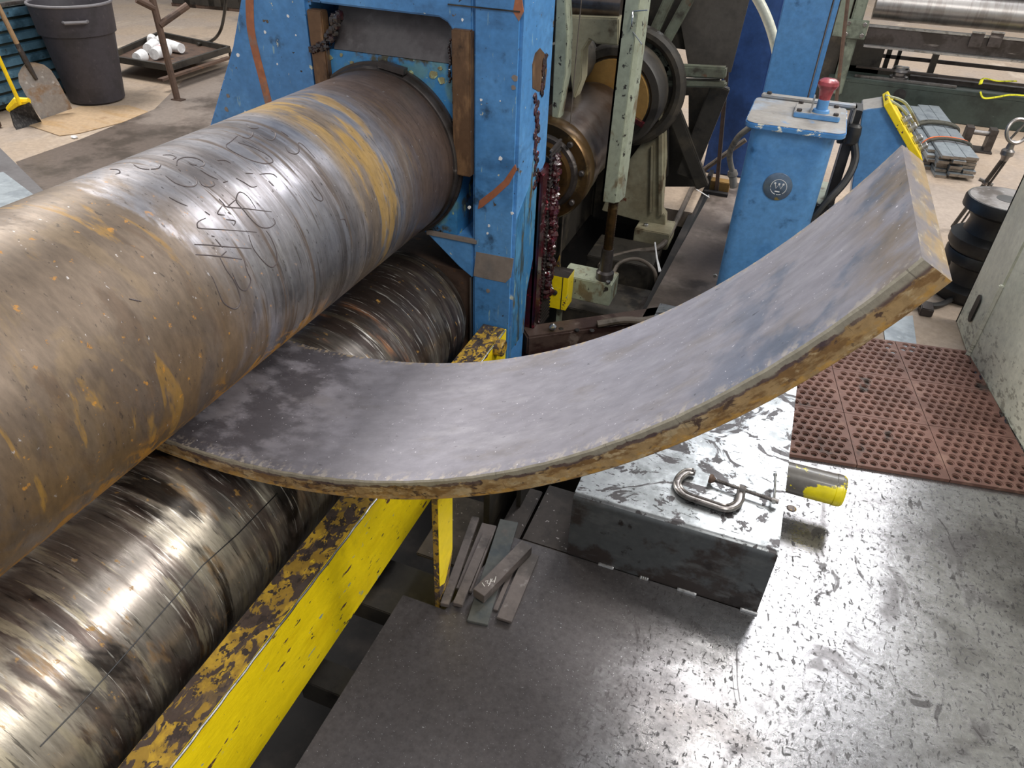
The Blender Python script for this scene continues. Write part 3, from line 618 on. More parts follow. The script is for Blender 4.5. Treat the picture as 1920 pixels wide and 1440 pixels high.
o, poly = barp([(1045, 645), (1140, 690), (712, 1145), (605, 1072)], .052, .032, 'thick square block bar marked 1 3/4 in chalk, lying across the others')
# chalk figures
def zb(x, y): return P(760 + x / 4.8, 880 + y / 4.8, 'z', .0523)
m = MB()
for st in ([(690, 1020), (715, 1055)], [(720, 1008), (745, 1000), (735, 1025), (762, 1030), (745, 1050)], [(770, 985), (758, 1035)], [(782, 985), (772, 1010), (800, 1005)], [(815, 965), (800, 1020)]):
    m.tube([zb(x, y) for x, y in st], .0011, 5)
ck = obj('chalk_mark', m, M['chalk'], o)
m = MB()
for st in ([(1030, 835), (1042, 860), (1020, 905), (1012, 915)],):
    m.tube([P(760 + x / 4.8, 880 + y / 4.8, 'z', .036) for x, y in st], .001, 5)

# ================================================================== yellow pipe
pz = .115; pr_ = .05
pA = P(1470, 895, 'z', pz); pB = P(1582, 920, 'z', pz)
yc = (pA[1] + pB[1]) / 2
pp = thing('yellow_pipe', (.35, yc, pz - pr_), 'short yellow painted pipe end sticking out beside the folded cover', 'pipe')
obj('pipe_body', MB().lathe((0, yc, pz), (1, 0, 0), [(.18, pr_), (pB[0] - .006, pr_), (pB[0], pr_ - .005), (pB[0], pr_ - .010), (.2, pr_ - .010)], 40, caps=False), M['yellow_pipe'], pp, smooth=True)
obj('band', MB().lathe((0, yc, pz), (1, 0, 0), [(pB[0] - .030, pr_), (pB[0] - .028, pr_ + .0015), (pB[0] - .012, pr_ + .0015), (pB[0] - .010, pr_)], 40, caps=False), M['yellow_pipe'], pp, smooth=True)
obj('end_cap', MB().lathe((0, yc, pz), (1, 0, 0), [(pB[0] - .02, pr_ - .009), (pB[0] - .014, pr_ - .009)], 32), M['yellow_pipe'], pp)
obj('saddle', MB().prism([(yc - .02, 0.0005), (yc + .02, .0005), (yc + .035, pz - .042), (yc - .035, pz - .042)], 'x', .245, .27), M['darksteel'], pp)
tag(obj('paint_spot', MB().lathe(P(1484, 953, 'z', .0006), (0, 0, 1), [(0, .016), (.0012, .013)], 14), M['yellow_worn']), 'yellow paint blot on the deck below the yellow pipe', 'paint blot')

# ================================================================== rubber mat
O = Vector((.507, 2.196)); U = Vector((.988, .155)); Vv = Vector((-.160, .987)); PS = .303
def mat_mesh(nc, nr, wd, dp, name, round_corner=False):
    me = MB(); z1 = .013; K = 12
    e = .006; cw = (wd - 2 * e) / (nc + .5); chh = (dp - 2 * e) / nr; R = min(cw, chh) * .425
    def quad(x0, y0, x1, y1):
        b = len(me.v); me.v += [(x0, y0, z1), (x1, y0, z1), (x1, y1, z1), (x0, y1, z1)]; me.f.append((b, b + 1, b + 2, b + 3)); me.mi.append(0)
    for r in range(nr):
        off = e + (cw / 2 if r % 2 else 0); yb = e + r * chh
        if r % 2: quad(e, yb, e + cw / 2, yb + chh)
        else: quad(wd - e - cw / 2, yb, wd - e, yb + chh)
        for c in range(nc):
            x0 = off + c * cw; cx_, cy_ = x0 + cw / 2, yb + chh / 2; b = len(me.v)
            for k in range(K):
                t = 2 * math.pi * (k + .5) / K; dx, dy = math.cos(t), math.sin(t)
                s_ = min(cw / 2 / max(abs(dx), 1e-6), chh / 2 / max(abs(dy), 1e-6))
                me.v.append((cx_ + dx * s_, cy_ + dy * s_, z1))
            for k in range(K):
                t = 2 * math.pi * (k + .5) / K; me.v.append((cx_ + math.cos(t) * R, cy_ + math.sin(t) * R, z1))
            for k in range(K):
                t = 2 * math.pi * (k + .5) / K; me.v.append((cx_ + math.cos(t) * R * .93, cy_ + math.sin(t) * R * .93, z1 - .003))
            for k in range(K):
                t = 2 * math.pi * (k + .5) / K; me.v.append((cx_ + math.cos(t) * R * .74, cy_ + math.sin(t) * R * .74, z1 - .0035))
            for k in range(K):
                t = 2 * math.pi * (k + .5) / K; me.v.append((cx_ + math.cos(t) * R * .68, cy_ + math.sin(t) * R * .68, .001))
            for ring in range(4):
                for k in range(K):
                    k2 = (k + 1) % K; me.f.append((b + ring * K + k, b + ring * K + k2, b + (ring + 1) * K + k2, b + (ring + 1) * K + k)); me.mi.append(0)
            # corner fillers of the cell
            for sx, sy in ((1, 1), (-1, 1), (-1, -1), (1, -1)):
                tt = [k for k in range(K) if math.cos(2 * math.pi * (k + .5) / K) * sx > 0 and math.sin(2 * math.pi * (k + .5) / K) * sy > 0]
                best = sorted(tt, key=lambda k: abs(abs(me.v[b + k][0] - cx_) - cw / 2) + abs(abs(me.v[b + k][1] - cy_) - chh / 2))[:2]
                i0 = len(me.v); me.v.append((cx_ + sx * cw / 2, cy_ + sy * chh / 2, z1)); me.f.append((b + best[0], b + best[1], i0)); me.mi.append(0)
    for (x0, y0_, x1, y1_) in ((0, 0, wd, e), (0, dp - e, wd, dp), (0, e, e, dp - e), (wd - e, e, wd, dp - e)): quad(x0, y0_, x1, y1_)
    for (a, b2) in (((0, 0), (wd, 0)), ((wd, 0), (wd, dp)), ((wd, dp), (0, dp)), ((0, dp), (0, 0))):
        i0 = len(me.v); me.v += [(a[0], a[1], 0), (b2[0], b2[1], 0), (b2[0], b2[1], z1), (a[0], a[1], z1)]; me.f.append((i0, i0 + 1, i0 + 2, i0 + 3)); me.mi.append(0)
    g_ = bpy.data.meshes.new(name); g_.from_pydata(me.v, [], me.f); g_.materials.append(M['mat'])
    bm = bmesh.new(); bm.from_mesh(g_); bmesh.ops.recalc_face_normals(bm, faces=bm.faces)
    for f in bm.faces:
        if abs(f.normal.z) > .9 and f.normal.z < 0 : f.normal_flip()
    bm.to_mesh(g_); bm.free()
    return g_
mt = thing('rubber_mat', (O.x, O.y, .0005), 'red-brown perforated rubber floor mat against the cream cabinet', 'mat')
mt.rotation_euler = (0, 0, math.atan2(U.y, U.x))
gf = mat_mesh(8, 8, PS, PS, 'mat_panel'); gl = mat_mesh(6, 8, .232, PS, 'mat_panel_cut')
k = 0
for r in range(3):
    for c in (-1, 0, 1):
        ob = bpy.data.objects.new('mat_panel', gl if c < 0 else gf); COL.objects.link(ob); ob.parent = mt
        ob.location = (-.2345 if c < 0 else c * .3055, r * .3055, 0)
obj_base = MB().box(0, .84, 0, .912, -.0003, .0004)
o = obj('mat_backing', obj_base, M['castdark'], mt); o.location = (-.2345, 0, 0)
for v in o.data.vertices: v.co += wloc(mt)

# ================================================================== blue roll housing (end frame)
fr = thing('roll_housing', (-1.35, 2.5, -.6), 'large blue cast end frame holding the rolls, paint chipped', 'machine frame')
YB = 2.695
XL, XR = -1.04, -.866
zs = .72
m = MB()
# right leg upper (deep), lower (narrow) and top cross member
m.prism([(YF, -.6), (2.50, -.6), (2.53, .05), (2.545, .22), (2.60, .34), (2.60, zs - .06), (YB, zs), (YB, 1.75), (YF, 1.75)], 'x', XL, XR)
obj('right_column', m, [M['blue']], fr, bevel=.012, sharp=45)
m = MB().prism([(-1.62, 1.262), (-1.62, 1.75), (XL + .001, 1.75), (XL + .001, 1.2), (-1.11, 1.2), (-1.113, 1.225), (-1.13, 1.245), (-1.16, 1.258)], 'y', YF, YB)
obj('cross_head', m, M['blue'], fr, bevel=.006)
m = MB().prism([(-1.67, -.6), (-1.67, 1.262), (-1.61, 1.262), (-1.61, 1.75), (-1.87, 1.75), (-1.93, 1.30), (-2.03, 1.08), (-2.22, .76), (-2.42, .40), (-2.52, 0), (-2.55, -.6)], 'y', YF, YB)
obj('left_column', m, M['blue'], fr, bevel=.010)
m = MB().prism([(-1.26, .49), (XL + .001, .49), (XL + .001, .325), (-1.098, .363), (-1.235, .478)], 'y', YF, YB)
obj('corner_web', m, M['blue'], fr, bevel=.004)
m = MB().prism([(-1.67, -.6), (-1.67, .0), (-1.6, -.1), (-1.45, -.2), (-1.2, -.2), (-1.06, -.1), (XL, 0), (XL, -.6)], 'y', YF + .01, YB)
obj('lower_web', m, M['blue_old'], fr)
# worn side face skin
obj('worn_side', MB().prism([(YF + .015, .02), (2.52, .02), (2.535, .22), (2.592, .345), (2.592, .64), (2.55, .92), (2.52, .70), (YF + .015, .60)], 'x', XR - .001, XR + .0012), M['blue_old'], fr, label='scuffed lower side of the blue column')
# bearing block
m = MB().box(-1.605, -1.108, YF + .012, 2.95, .49, 1.115)
obj('bearing_block', m, M['blue_block'], fr)
obj('bearing_cover', MB().prism([(YF + .012, 1.117), (YF + .075, 1.262), (YF + .3, 1.262), (YF + .3, 1.117)], 'x', -1.585, -1.110), M['slate'], fr, label='sloping dark grey cover plate above the roll')
obj('pocket_back', MB().box(-1.63, -1.04, YF + .30, YF + .33, 1.1, 1.75), M['pit'], fr)  # black fill plate added, its colour standing in for the pocket's shade
obj('lower_bearing', MB().box(-1.62, -1.048, YF + .03, 2.7, -.18, .335), M['rusty'], fr, label='brown bearing face around the bottom roll')
obj('bearing_edge', MB().box(-1.050, -1.044, YF + .0, YF + .03, .02, .325), M['bright'], fr, label='bright bare edge strip')
obj('liner', MB().box(-1.106, -1.037, YF - .022, YF + .02, .745, 1.232), M['brownbar'], fr, bevel=.004, label='brown bronze liner bar on the right')
obj('liner', MB().box(-1.668, -1.606, YF - .012, YF + .03, .80, 1.240), M['brownbar'], fr, bevel=.004, label='brown liner strip on the left')
obj('ledge', MB().box(-1.235, -1.02, YF - .006, YF + .01, .476, .493), M['greypatch'], fr, bevel=.002)
# scars in the paint
def flat(px, name, mat, y=YF, lift=.0014, label=None):
    poly = [P(a, b, 'y', y) for a, b in px]; obj(name, MB().prism([(p[0], p[2]) for p in poly], 'y', y - lift, y + .002), mat, fr, label=label)
flat([(893, 472), (963, 485), (958, 520), (948, 530), (918, 524), (888, 517)], 'bare_patch', M['greypatch'], label='grey bare rectangle')
flat([(966, 308), (969, 318), (955, 345), (930, 368), (905, 388), (896, 392), (899, 376), (925, 356), (945, 338)], 'scar', M['scar'], label='orange brown diagonal scar')
flat([(967, -8), (978, -8), (982, 22), (973, 40), (962, 22)], 'scar', M['scar'])
arcp = []
for a, b in ((468, -12), (470, 50), (480, 100), (493, 150), (505, 198), (510, 215)):
    q = P(a, b, 'y', YF); arcp.append((q[0], YF - .001, q[2]))
sp_ = spline(arcp, 6); ls, rs = [], []
for i, p in enumerate(sp_):
    d = sp_[min(i + 1, len(sp_) - 1)] - sp_[max(i - 1, 0)]; t_ = Vector((d.z, 0, -d.x)).normalized() * .017
    ls.append(((p + t_).x, (p + t_).z)); rs.append(((p - t_).x, (p - t_).z))
m = MB()
for i in range(len(sp_) - 1): m.prism([ls[i], ls[i + 1], rs[i + 1], rs[i]], 'y', YF - .0012, YF + .002)
obj('arc_mark', m, M['scar'], fr, label='curved brown band rubbed into the paint')
obj('seam', MB().obox(P(840, 8, 'y', YF - .001), P(975, 22, 'y', YF - .001), .004, .006, up=(0, 1, 0)), M['castdark'], fr)
for a, b, r in ((867, 37, .006), (902, 187, .006), (938, 189, .003), (938, 297, .009), (880, 389, .008), (917, 423, .007), (965, 146, .013), (963, 165, .010), (640, 140, .006), (540, 30, .007), (497, 60, .006), (447, 103, .009), (460, 210, .006), (520, 120, .004), (555, 66, .004), (428, 180, .010), (425, 205, .012), (915, 545, .010), (914, 437, .006), (960, 400, .007), (1000, 5, .001)):
    q = P(a, b, 'y', YF); m = MB()
    poly = [(q[0] + r * random.uniform(.6, 1.1) * math.cos(t), q[2] + r * random.uniform(.6, 1.1) * math.sin(t)) for t in [i * math.pi / 4 for i in range(8)]]
    obj('paint_chip', MB().prism(poly, 'y', YF - .0012, YF + .001), M['greypatch'] if r > .0095 else M['white'], fr)
for a, b, r in ((770, 138, .014), (812, 140, .022), (828, 150, .016), (826, 128, .010), (616, 108, .018), (608, 128, .014), (640, 103, .008), (660, 117, .009), (705, 118, .008)):
    q = P(a, b, 'y', YF + .012)
    poly = [(q[0] + r * random.uniform(.6, 1.1) * math.cos(t), q[2] + r * random.uniform(.5, .9) * math.sin(t)) for t in [i * math.pi / 5 for i in range(10)]]
    obj('paint_chip', MB().prism(poly, 'y', YF + .0095, YF + .013), M['olivechip'], fr)
# slot in the column's side, with grease
q = [P(a, b, 'x', XR) for a, b in ((1012, 90), (1022, 102), (1025, 130), (1021, 165), (1010, 172), (998, 165), (998, 120), (1003, 100))]
obj('slot', MB().prism([(p[1], p[2]) for p in q], 'x', XR - .001, XR + .0016), M['brownbar'], fr, label='pointed oil slot')
m = MB()
for i in range(60):
    t = i / 59; a = 1020 - 12 * t + random.uniform(-3, 3) if t < .3 else 1005 + random.uniform(-4, 4); b = 105 + 245 * t
    q = P(a, b, 'x', XR); m.blob((XR + .002, q[1], q[2]), (.006, random.uniform(.010, .017), random.uniform(.010, .016)), 6)
obj('grease', m, M['grease'], fr, kind='stuff', smooth=True, label='dark red grease running from the slot')
m = MB()
for i in range(44):
    t = i / 43
    a, b = (628 - 30 * t ** 2, 30 + 62 * t)
    q = P(a + random.uniform(-6, 6), b, 'y', YF - .01); m.blob((q[0], YF - .008 + random.uniform(0, .02), q[2]), random.uniform(.008, .018), 6)
for i in range(14):
    q = P(583 + i * 2.2, 93 - i * .5 + random.uniform(-3, 3), 'y', YF - .012); m.blob((q[0], YF - .012, q[2]), random.uniform(.007, .013), 6)
for i in range(40):
    q = P(843 + random.uniform(-2, 3) + (8 if i > 14 else 0) * 1.0, 75 + i * 5.6, 'y', YF - .004); m.blob((q[0], YF - .002, q[2]), random.uniform(.004, .007), 6)
obj('grease', m, M['blackgrease'], fr, kind='stuff', smooth=True, label='lumps of black grease around the bearing block')

# greasy adjusting rack behind the column
rk = thing('adjusting_rack', (-.84, 2.70, -.4), 'grease-covered brown adjusting rack behind the blue column', 'machine part')
obj('rack_body', MB().box(-.905, -.853, 2.60, 2.72, -.4, .71).box(-.87, -.845, 2.60, 2.66, -.4, .70), M['grease'], rk, bevel=.004)
m = MB()
for i in range(46):
    z = -.05 + i * .018
    m.obox((-.852, 2.70, z), (-.835, 2.775, z + .03), .010, .008)
obj('rack_teeth', m, M['darksteel'], rk)
m = MB()
for i in range(190):
    z = random.uniform(.10, .74); m.blob((-.84 + random.uniform(-.008, .012), 2.745 + random.uniform(-.028, .028), z), random.uniform(.008, .019), 6)
for i in range(60):
    z = random.uniform(-.1, .7); m.blob((-.852 + random.uniform(-.004, .004), 2.66 + random.uniform(-.04, .04), z), random.uniform(.004, .009), 6)
obj('grease', m, M['grease'], rk, kind='stuff', smooth=True)

# ================================================================== things behind the frame
# drive shaft with bronze collar
ds = thing('drive_shaft', (-.935, 3.2, .41), 'oily roll shaft with bronze collar behind the blue frame', 'shaft')
cxs, czs = -.935, .62
obj('shaft_body', MB().lathe((cxs, 0, czs), (0, 1, 0), [(2.86, .205), (3.05, .205), (3.06, .19), (3.62, .20)], 64), M['shaft'], ds, smooth=True)
obj('bronze_collar', MB().lathe((cxs, 0, czs), (0, 1, 0), [(2.84, .150), (2.84, .205), (2.85, .212), (2.93, .212), (2.94, .205)], 64), M['brass'], ds, smooth=True, label='bronze collar')
obj('seal_ring', MB().lathe((cxs, 0, czs), (0, 1, 0), [(2.825, .12), (2.825, .155), (2.84, .165)], 56), M['darksteel'], ds, smooth=True)
obj('end_ring', MB().lathe((cxs, 0, czs), (0, 1, 0), [(2.79, .09), (2.79, .135), (2.83, .14)], 56), M['brass'], ds, smooth=True)
obj('end_face', MB().lathe((cxs, 0, czs), (0, 1, 0), [(2.785, .075), (2.78, .10), (2.82, .10)], 48), M['raw'], ds, smooth=True)
for a in (8, 48, 88, -35): obj('bolt', MB().lathe((cxs + .183 * math.cos(math.radians(a)), 2.838, czs + .183 * math.sin(math.radians(a))), (0, -1, 0), [(0, .013), (.012, .013), (.016, .009)], 12), M['darksteel'], ds, smooth=True)

# drive wheel with ochre half discs
wh = thing('drive_wheel', (-.84, 3.75, .45), 'dark round drive wheel with an ochre half disc behind the pale rail', 'wheel')
wc = (-.855, 3.68, .74)
obj('rim', MB().lathe((wc[0], 0, wc[2]), (0, 1, 0), [(3.68, .19), (3.665, .20), (3.665, .235), (3.68, .245), (3.85, .245), (3.85, .1)], 64), M['castdark'], wh, smooth=True)
tilt = math.atan2(P(1210, 232, 'y', 3.66)[2] - P(1085, 150, 'y', 3.66)[2], P(1210, 232, 'y', 3.66)[0] - P(1085, 150, 'y', 3.66)[0])
half = [(wc[0] + .185 * math.cos(tilt + math.pi * i / 20), wc[2] + .185 * math.sin(tilt + math.pi * i / 20)) for i in range(21)]
obj('half_disc', MB().prism(half, 'y', 3.645, 3.70), M['ochre'], wh, label='ochre half disc')
hl = [(wc[0] + .19 * math.cos(tilt - math.pi * i / 20), wc[2] - .02 + .19 * math.sin(tilt - math.pi * i / 20)) for i in range(21)]
obj('half_disc', MB().prism(hl, 'y', 3.655, 3.70), M['castdark'], wh, label='dark lower half disc')
d = Vector((math.cos(tilt), 0, math.sin(tilt))); cc = Vector((wc[0], 3.63, wc[2] - .012))
obj('split_bar', MB().obox(cc - d * .2, cc + d * .2, .03, .022, up=(0, 0, 1)), M['grease'], wh)

# pale green angle rail with screw
rl = thing('lift_rail', (-.68, 3.0, -.02), 'tall pale green angle rail with a screw below, behind the blue frame', 'rail')
xa = P(1127, 376, 'y', 3.0)[0]; xb = P(1161, 376, 'y', 3.0)[0]; zb0 = P(1140, 380, 'y', 3.0)[2]
obj('rail', MB().box(xa, xb - .018, 3.0, 3.012, zb0, 1.7).prism([(xb - .026, 3.0), (xb - .004, 3.022), (xb + .004, 3.10), (xb - .010, 3.10), (xb - .020, 3.03)], 'z', zb0, 1.7).box(xa, xa + .012, 3.0, 3.07, zb0, 1.7), M['greenpaint'], rl, bevel=.003)
xs = (P(1133, 480, 'y', 3.03)[0] + P(1152, 400, 'y', 3.03)[0]) / 2
obj('screw', MB().lathe((xs, 3.04, 0), (0, 0, 1), [(.10 + i * .006, .0215 + .0015 * (i % 2)) for i in range(62)], 18), M['brass'], rl, smooth=True)
obj('screw_boss', MB().lathe((xs, 3.04, 0), (0, 0, 1), [(.08, .042), (.12, .042), (.13, .03), (.24, .028)], 20), M['darksteel'], rl, smooth=True)
obj('foot_block', MB().box(xs - .20, xs + .05, 2.985, 3.13, -.03, .085), M['greenpaint'], rl, bevel=.004, label='pale green foot block')
hexbolt('bolt', (xs + .03, 2.99, .09), (0, 0, 1), .012, .012, M['zinc'], rl)
m = MB(); q = P(1189, 20, 'y', 3.0)
m.tube([(q[0], 2.99, q[2]), P(1214, 19, 'y', 2.97)], .0028, 6).tube([P(1187, 60, 'y', 3.0), P(1204, 83, 'y', 2.97)], .0028, 6).torus((q[0] - .005, 3.0, q[2] - .03), .03, .003, (1, .3, 0), 18, 6)
obj('wire_pins', m, M['zinc'], rl)

# pull wire + yellow switch box
sb = thing('switch_box', (-.85, 2.88, -.5), 'small yellow switch box on a post in the pit, wire above it', 'switch box')
xq0 = P(1028, 520, 'y', 2.86)[0]; xq1 = P(1057, 525, 'y', 2.86)[0]; zq1 = P(1040, 517, 'y', 2.86)[2]; zq0 = P(1040, 578, 'y', 2.86)[2]
o = obj('box_body', MB().box(xq0, xq1 + .02, 2.86, 2.96, zq0, zq1), [M['yellow'], M['yellow_worn'], M['darksteel']], sb)
for p in o.data.polygons:
    if p.normal.z > .7: p.material_index = 2
    elif p.normal.x > .7: p.material_index = 0
obj('back_tab', MB().prism([(xq0 - .002, zq1 - .02), (xq0 + .03, zq1 - .02), (xq0 + .018, zq1 + .06)], 'y', 2.955, 2.962), M['yellow_worn'], sb)
obj('seam', MB().box(xq1 - .006, xq1 - .002, 2.858, 2.861, zq0, zq1), M['black'], sb)
obj('knob', MB().lathe(((xq0 + xq1) / 2, 2.86, zq0 + (zq1 - zq0) * .5), (0, -1, 0), [(0, .013), (.006, .013), (.008, .008)], 14), M['darksteel'], sb)
obj('post', MB().box(xq1 - .035, xq1 - .010, 2.90, 2.925, -.5, zq0), M['greenpaint'], sb, bevel=.003)
wr = MB().tube([P(1092, -20, 'y', 2.93), P(1078, 130, 'y', 2.93), P(1062, 320, 'y', 2.92), P(1055, 420, 'y', 2.92), (xq0 + .035, 2.92, zq1)], .0022, 6)
tag(obj('pull_wire', wr, M['hosedark']), 'thin taut wire running up from the yellow switch box', 'wire')
m = MB().box(-.905, -.893, 2.80, 2.82, -.5, .02); tag(obj('white_strip', m, M['white']), 'narrow white strip standing in the pit left of the yellow switch box', 'strip')

# cast gear stand
gs = thing('gear_stand', (-.6, 3.95, -.16), 'pale green cast stand with open windows behind the drive wheel', 'machine stand')
def y39(a, b, y=3.92): q = P(a, b, 'y', y); return (q[0], q[2])
leg = [y39(*p) for p in ((1128, 395), (1150, 340), (1202, 270), (1232, 200), (1243, 160), (1247, 300), (1240, 395), (1247, 405), (1247, 425), (1188, 412))]
obj('leg', MB().prism(leg, 'y', 3.92, 3.99), M['castcream'], gs, bevel=.004, label='cream panel leg streaked with oil')
m = MB()
for w_, a, b in ((.020, (1241, 165), (1240, 400)), (.012, (1225, 270), (1222, 395)), (.014, (1205, 262), (1241, 200))):
    p, q = y39(*a), y39(*b); m.obox((p[0], 3.905, p[1]), (q[0], 3.905, q[1]), w_, .04, up=(0, 1, 0))
obj('leg_rib', m, M['castcream'], gs, bevel=.002)
m = MB(); p = y39(1190, 428, 3.80); q = y39(1250, 470, 3.80)
m.box(p[0], q[0], 3.80, 4.0, q[1], p[1]); obj('foot', m, M['castcream'], gs, bevel=.005)
hexbolt('foot_bolt', (p[0] + .05, 3.86, p[1]), (0, 0, 1), .014, .014, M['zinc'], gs)
m = MB()
def rib(a, b, w_, y=3.95, t=.06, mm=None):
    p, q = P(*a, 'y', y), P(*b, 'y', y); (mm or m).obox(p, q, w_, t, up=(0, 1, 0))
rib((1212, 92), (1268, -30), .05); rib((1236, 100), (1318, -50), .05); rib((1246, 122), (1246, 165), .05)
rib((1245, 130), (1362, 136), .055); rib((1248, 155), (1362, 158), .028); rib((1238, 105), (1252, 135), .05)
rib((1200, 95), (1236, 105), .05)
obj('rib', m, M['greencast'], gs, bevel=.008)
m = MB(); rib((1245, 160), (1318, 350), .07, 4.02, .05); rib((1352, 160), (1285, 330), .10, 4.05, .05); rib((1246, 170), (1246, 330), .04, 4.02, .05)
obj('diagonal_brace', m, M['castdark'], gs, bevel=.006)
pa = [y39(a, b, 4.10) for a, b in ((1276, 40), (1330, -60), (1420, -60), (1370, 136), (1290, 122))]
obj('cover_panel', MB().prism(pa, 'y', 4.10, 4.12), M['guard'], gs, label='dull brown guard panel')
pa = [y39(a, b, 4.14) for a, b in ((1195, -60), (1400, -60), (1300, 95), (1262, 90), (1215, 80))]
obj('cover_panel', MB().prism(pa, 'y', 4.14, 4.16), M['castdark'], gs, label='dark guard panel')
for pa in (((1240, 148), (1271, 148), (1271, 179), (1267, 235), (1282, 271), (1282, 350), (1235, 350)), ((1271, 148), (1350, 148), (1326, 240), (1303, 288), (1303, 350), (1282, 350), (1282, 271), (1291, 237), (1291, 179), (1271, 179))):
    obj('web_panel', MB().prism([y39(a, b, 4.16) for a, b in pa], 'y', 4.16, 4.19), M['castdark'], gs)
obj('hub_disc', MB().lathe((wc[0] + .02, 3.93, wc[2] + .01), (0, 1, 0), [(0, .27), (.03, .27)], 48), M['castdark'], gs)
m = MB().torus((wc[0] + .02, 3.90, wc[2] + .01), .27, .035, (0, 1, 0), 40, 10)
obj('hub_ring', m, M['castdark'], gs, smooth=True)
# upper bearing housing
ub = thing('upper_bearing', (-.9, 3.35, .95), 'pale green bearing casting with a bright shaft, above the bronze collar', 'bearing')
def y33(a, b, y=3.3): q = P(a, b, 'y', y); return (q[0], q[2])
pa = [y33(*p) for p in ((1046, 30), (1160, 34), (1160, 86), (1118, 82), (1105, 74), (1092, 95), (1090, 150), (1075, 190), (1066, 120), (1055, 70))]
obj('casting', MB().prism(pa, 'y', 3.3, 3.40), M['castcream'], ub, bevel=.006)
a_ = P(1050, 10, 'y', 3.33); b_ = P(1160, 16, 'y', 3.33)
obj('cross_shaft', MB().lathe((a_[0] - .05, 3.40, (a_[2] + b_[2]) / 2), (1, 0, 0), [(0, .055), (b_[0] - a_[0] + .05, .055)], 32), M['shaft'], ub, smooth=True)
pa = [P(*p, 'y', 2.92) for p in ((1045, -40), (1058, -40), (1063, 60), (1060, 140), (1040, 255), (1033, 255))]
obj('side_post', MB().prism([(p[0], p[2]) for p in pa], 'y', 2.92, 3.0), M['greenpaint'], ub, bevel=.003, label='narrow pale green post')
m = MB().lathe(P(1052, 125, 'y', 3.45), (0, 1, 0), [(0, .10), (.01, .11), (.25, .11)], 40); obj('drum', m, M['castdark'], ub, smooth=True)
m = MB().box(-1.65, -.42, 3.25, 4.35, 1.92, 2.1).box(-1.65, -1.5, 3.3, 3.45, 1.3, 1.92)  # unseen roof block added to keep the gear train below in shade
tag(obj('gear_shade_roof', m, M['castdark'], bevel=.02), 'unseen dark roof added to shade the gear train behind the blue frame', 'machine')
# dark backdrop machinery in the gap
m = MB().box(-1.7, -1.02, 3.5, 4.2, -.1, 1.4).box(-1.02, -.62, 4.12, 4.2, -.1, .52)
tag(obj('gearbox', m, M['castdark'], bevel=.02), 'black oily gearbox casting deep behind the blue frame', 'gearbox')
m = MB().box(-.86, -.50, 3.50, 3.80, -.35, -.04).box(-.80, -.46, 3.2, 3.48, -.30, -.16).box(-1.1, -.5, 3.05, 3.18, -.34, -.12)
tag(obj('pit_beam', m, M['castdark'], bevel=.004), 'dark stepped support beams in the pit below the bronze collar', 'support')
for i, (xx, yy, w_, l_) in enumerate(((-.60, 2.95, .10, .22), (-.50, 3.2, .08, .18))):
    tag(obj('pit_cover', MB().box(xx, xx + w_, yy, yy + l_, -.16, -.15), M['darksteel'], bevel=.001), ('dark square cover plate right of the pale foot block', 'small dark cover plate in the pit beside the brown walkway')[i], 'plate')

# skew brown beam in front of the pit
a_ = Vector(P(975, 632, 'z', .0)); b_ = Vector(P(1260, 590, 'z', .0))
dr = (b_ - a_).normalized()
m = MB().obox(a_ - Vector((0, 0, .05)) + Vector((.0, .05, 0)), b_ - Vector((0, 0, .05)) + Vector((0, .05, 0)), .10, .10)
tb = thing('oily_beam', tuple(a_ + Vector((.3, .1, -.10))), 'oily brown beam lying across the pit behind the curved plate', 'beam')
obj('beam_body', m, M['timber'], tb, bevel=.008)
for a, b in ((1052, 616), (1082, 618), (1110, 619)):
    q = P(a, b, 'z', .001); obj('bolt_hole', MB().lathe(q, (0, 0, 1), [(-.002, .012), (.0015, .010)], 12), M['black'], tb)
nb = MB().blob(P(1037, 613, 'z', .02), .018, 8, .1); obj('nut', nb, M['zinc'], tb, smooth=True)

# brown walkway plate
wk = MB().prism([(-.432, 2.66), (-.15, 2.66), (-.15, 4.9), (-.36, 4.9)], 'z', -.02, 0)
tag(obj('walkway_plate', wk, M['slab'], bevel=.003), 'long brown dusty floor plate running beside the blue pedestal', 'floor plate')

# hoses
hs = spline([P(1398, 262, 'z', .30), P(1345, 300, 'z', .15), P(1310, 330, 'z', .03), P(1275, 400, 'z', .02), P(1240, 460, 'z', -.02), P(1190, 472, 'z', -.05), P(1140, 485, 'z', -.05), P(1125, 500, 'z', -.06)], 8)
tag(obj('hose', MB().tube(hs, .016, 10), M['hosedark'], smooth=True), 'dusty grey hose curving down beside the brown walkway into the pit', 'hose')
hs = spline([P(1145, 530, 'z', -.06), P(1160, 495, 'z', .0), P(1195, 486, 'z', .02), P(1225, 505, 'z', .0), P(1232, 540, 'z', -.1)], 8)
tag(obj('hose', MB().tube(hs, .010, 10), M['hosedark'], smooth=True), 'thin dark hose looping beside the pale foot block', 'hose')
hs = spline([P(1120, 608, 'z', .01), P(1170, 600, 'z', .03), P(1215, 600, 'z', .03), P(1290, 580, 'z', .02)], 6)
tag(obj('hose', MB().tube(hs, .017, 10), M['hosedark'], smooth=True), 'flat lying hose on the oily beam at the curved plate', 'hose')
m = MB().tube([P(1228, 455, 'z', .03), P(1231, 480, 'z', .03), P(1236, 510, 'z', -.02)], .0045, 6).tube([P(1231, 480, 'z', .03), P(1240, 512, 'z', -.02)], .003, 6)
tag(obj('cable_tie', m, M['white']), 'white cable tie ends sticking up beside the brown walkway', 'cable tie')
m = MB().tube([P(1306, 355, 'z', .05), P(1330, 370, 'z', .04)], .003, 6)
tag(obj('cable_tie', m, M['white']), 'white cable tie on the dusty hose', 'cable tie')

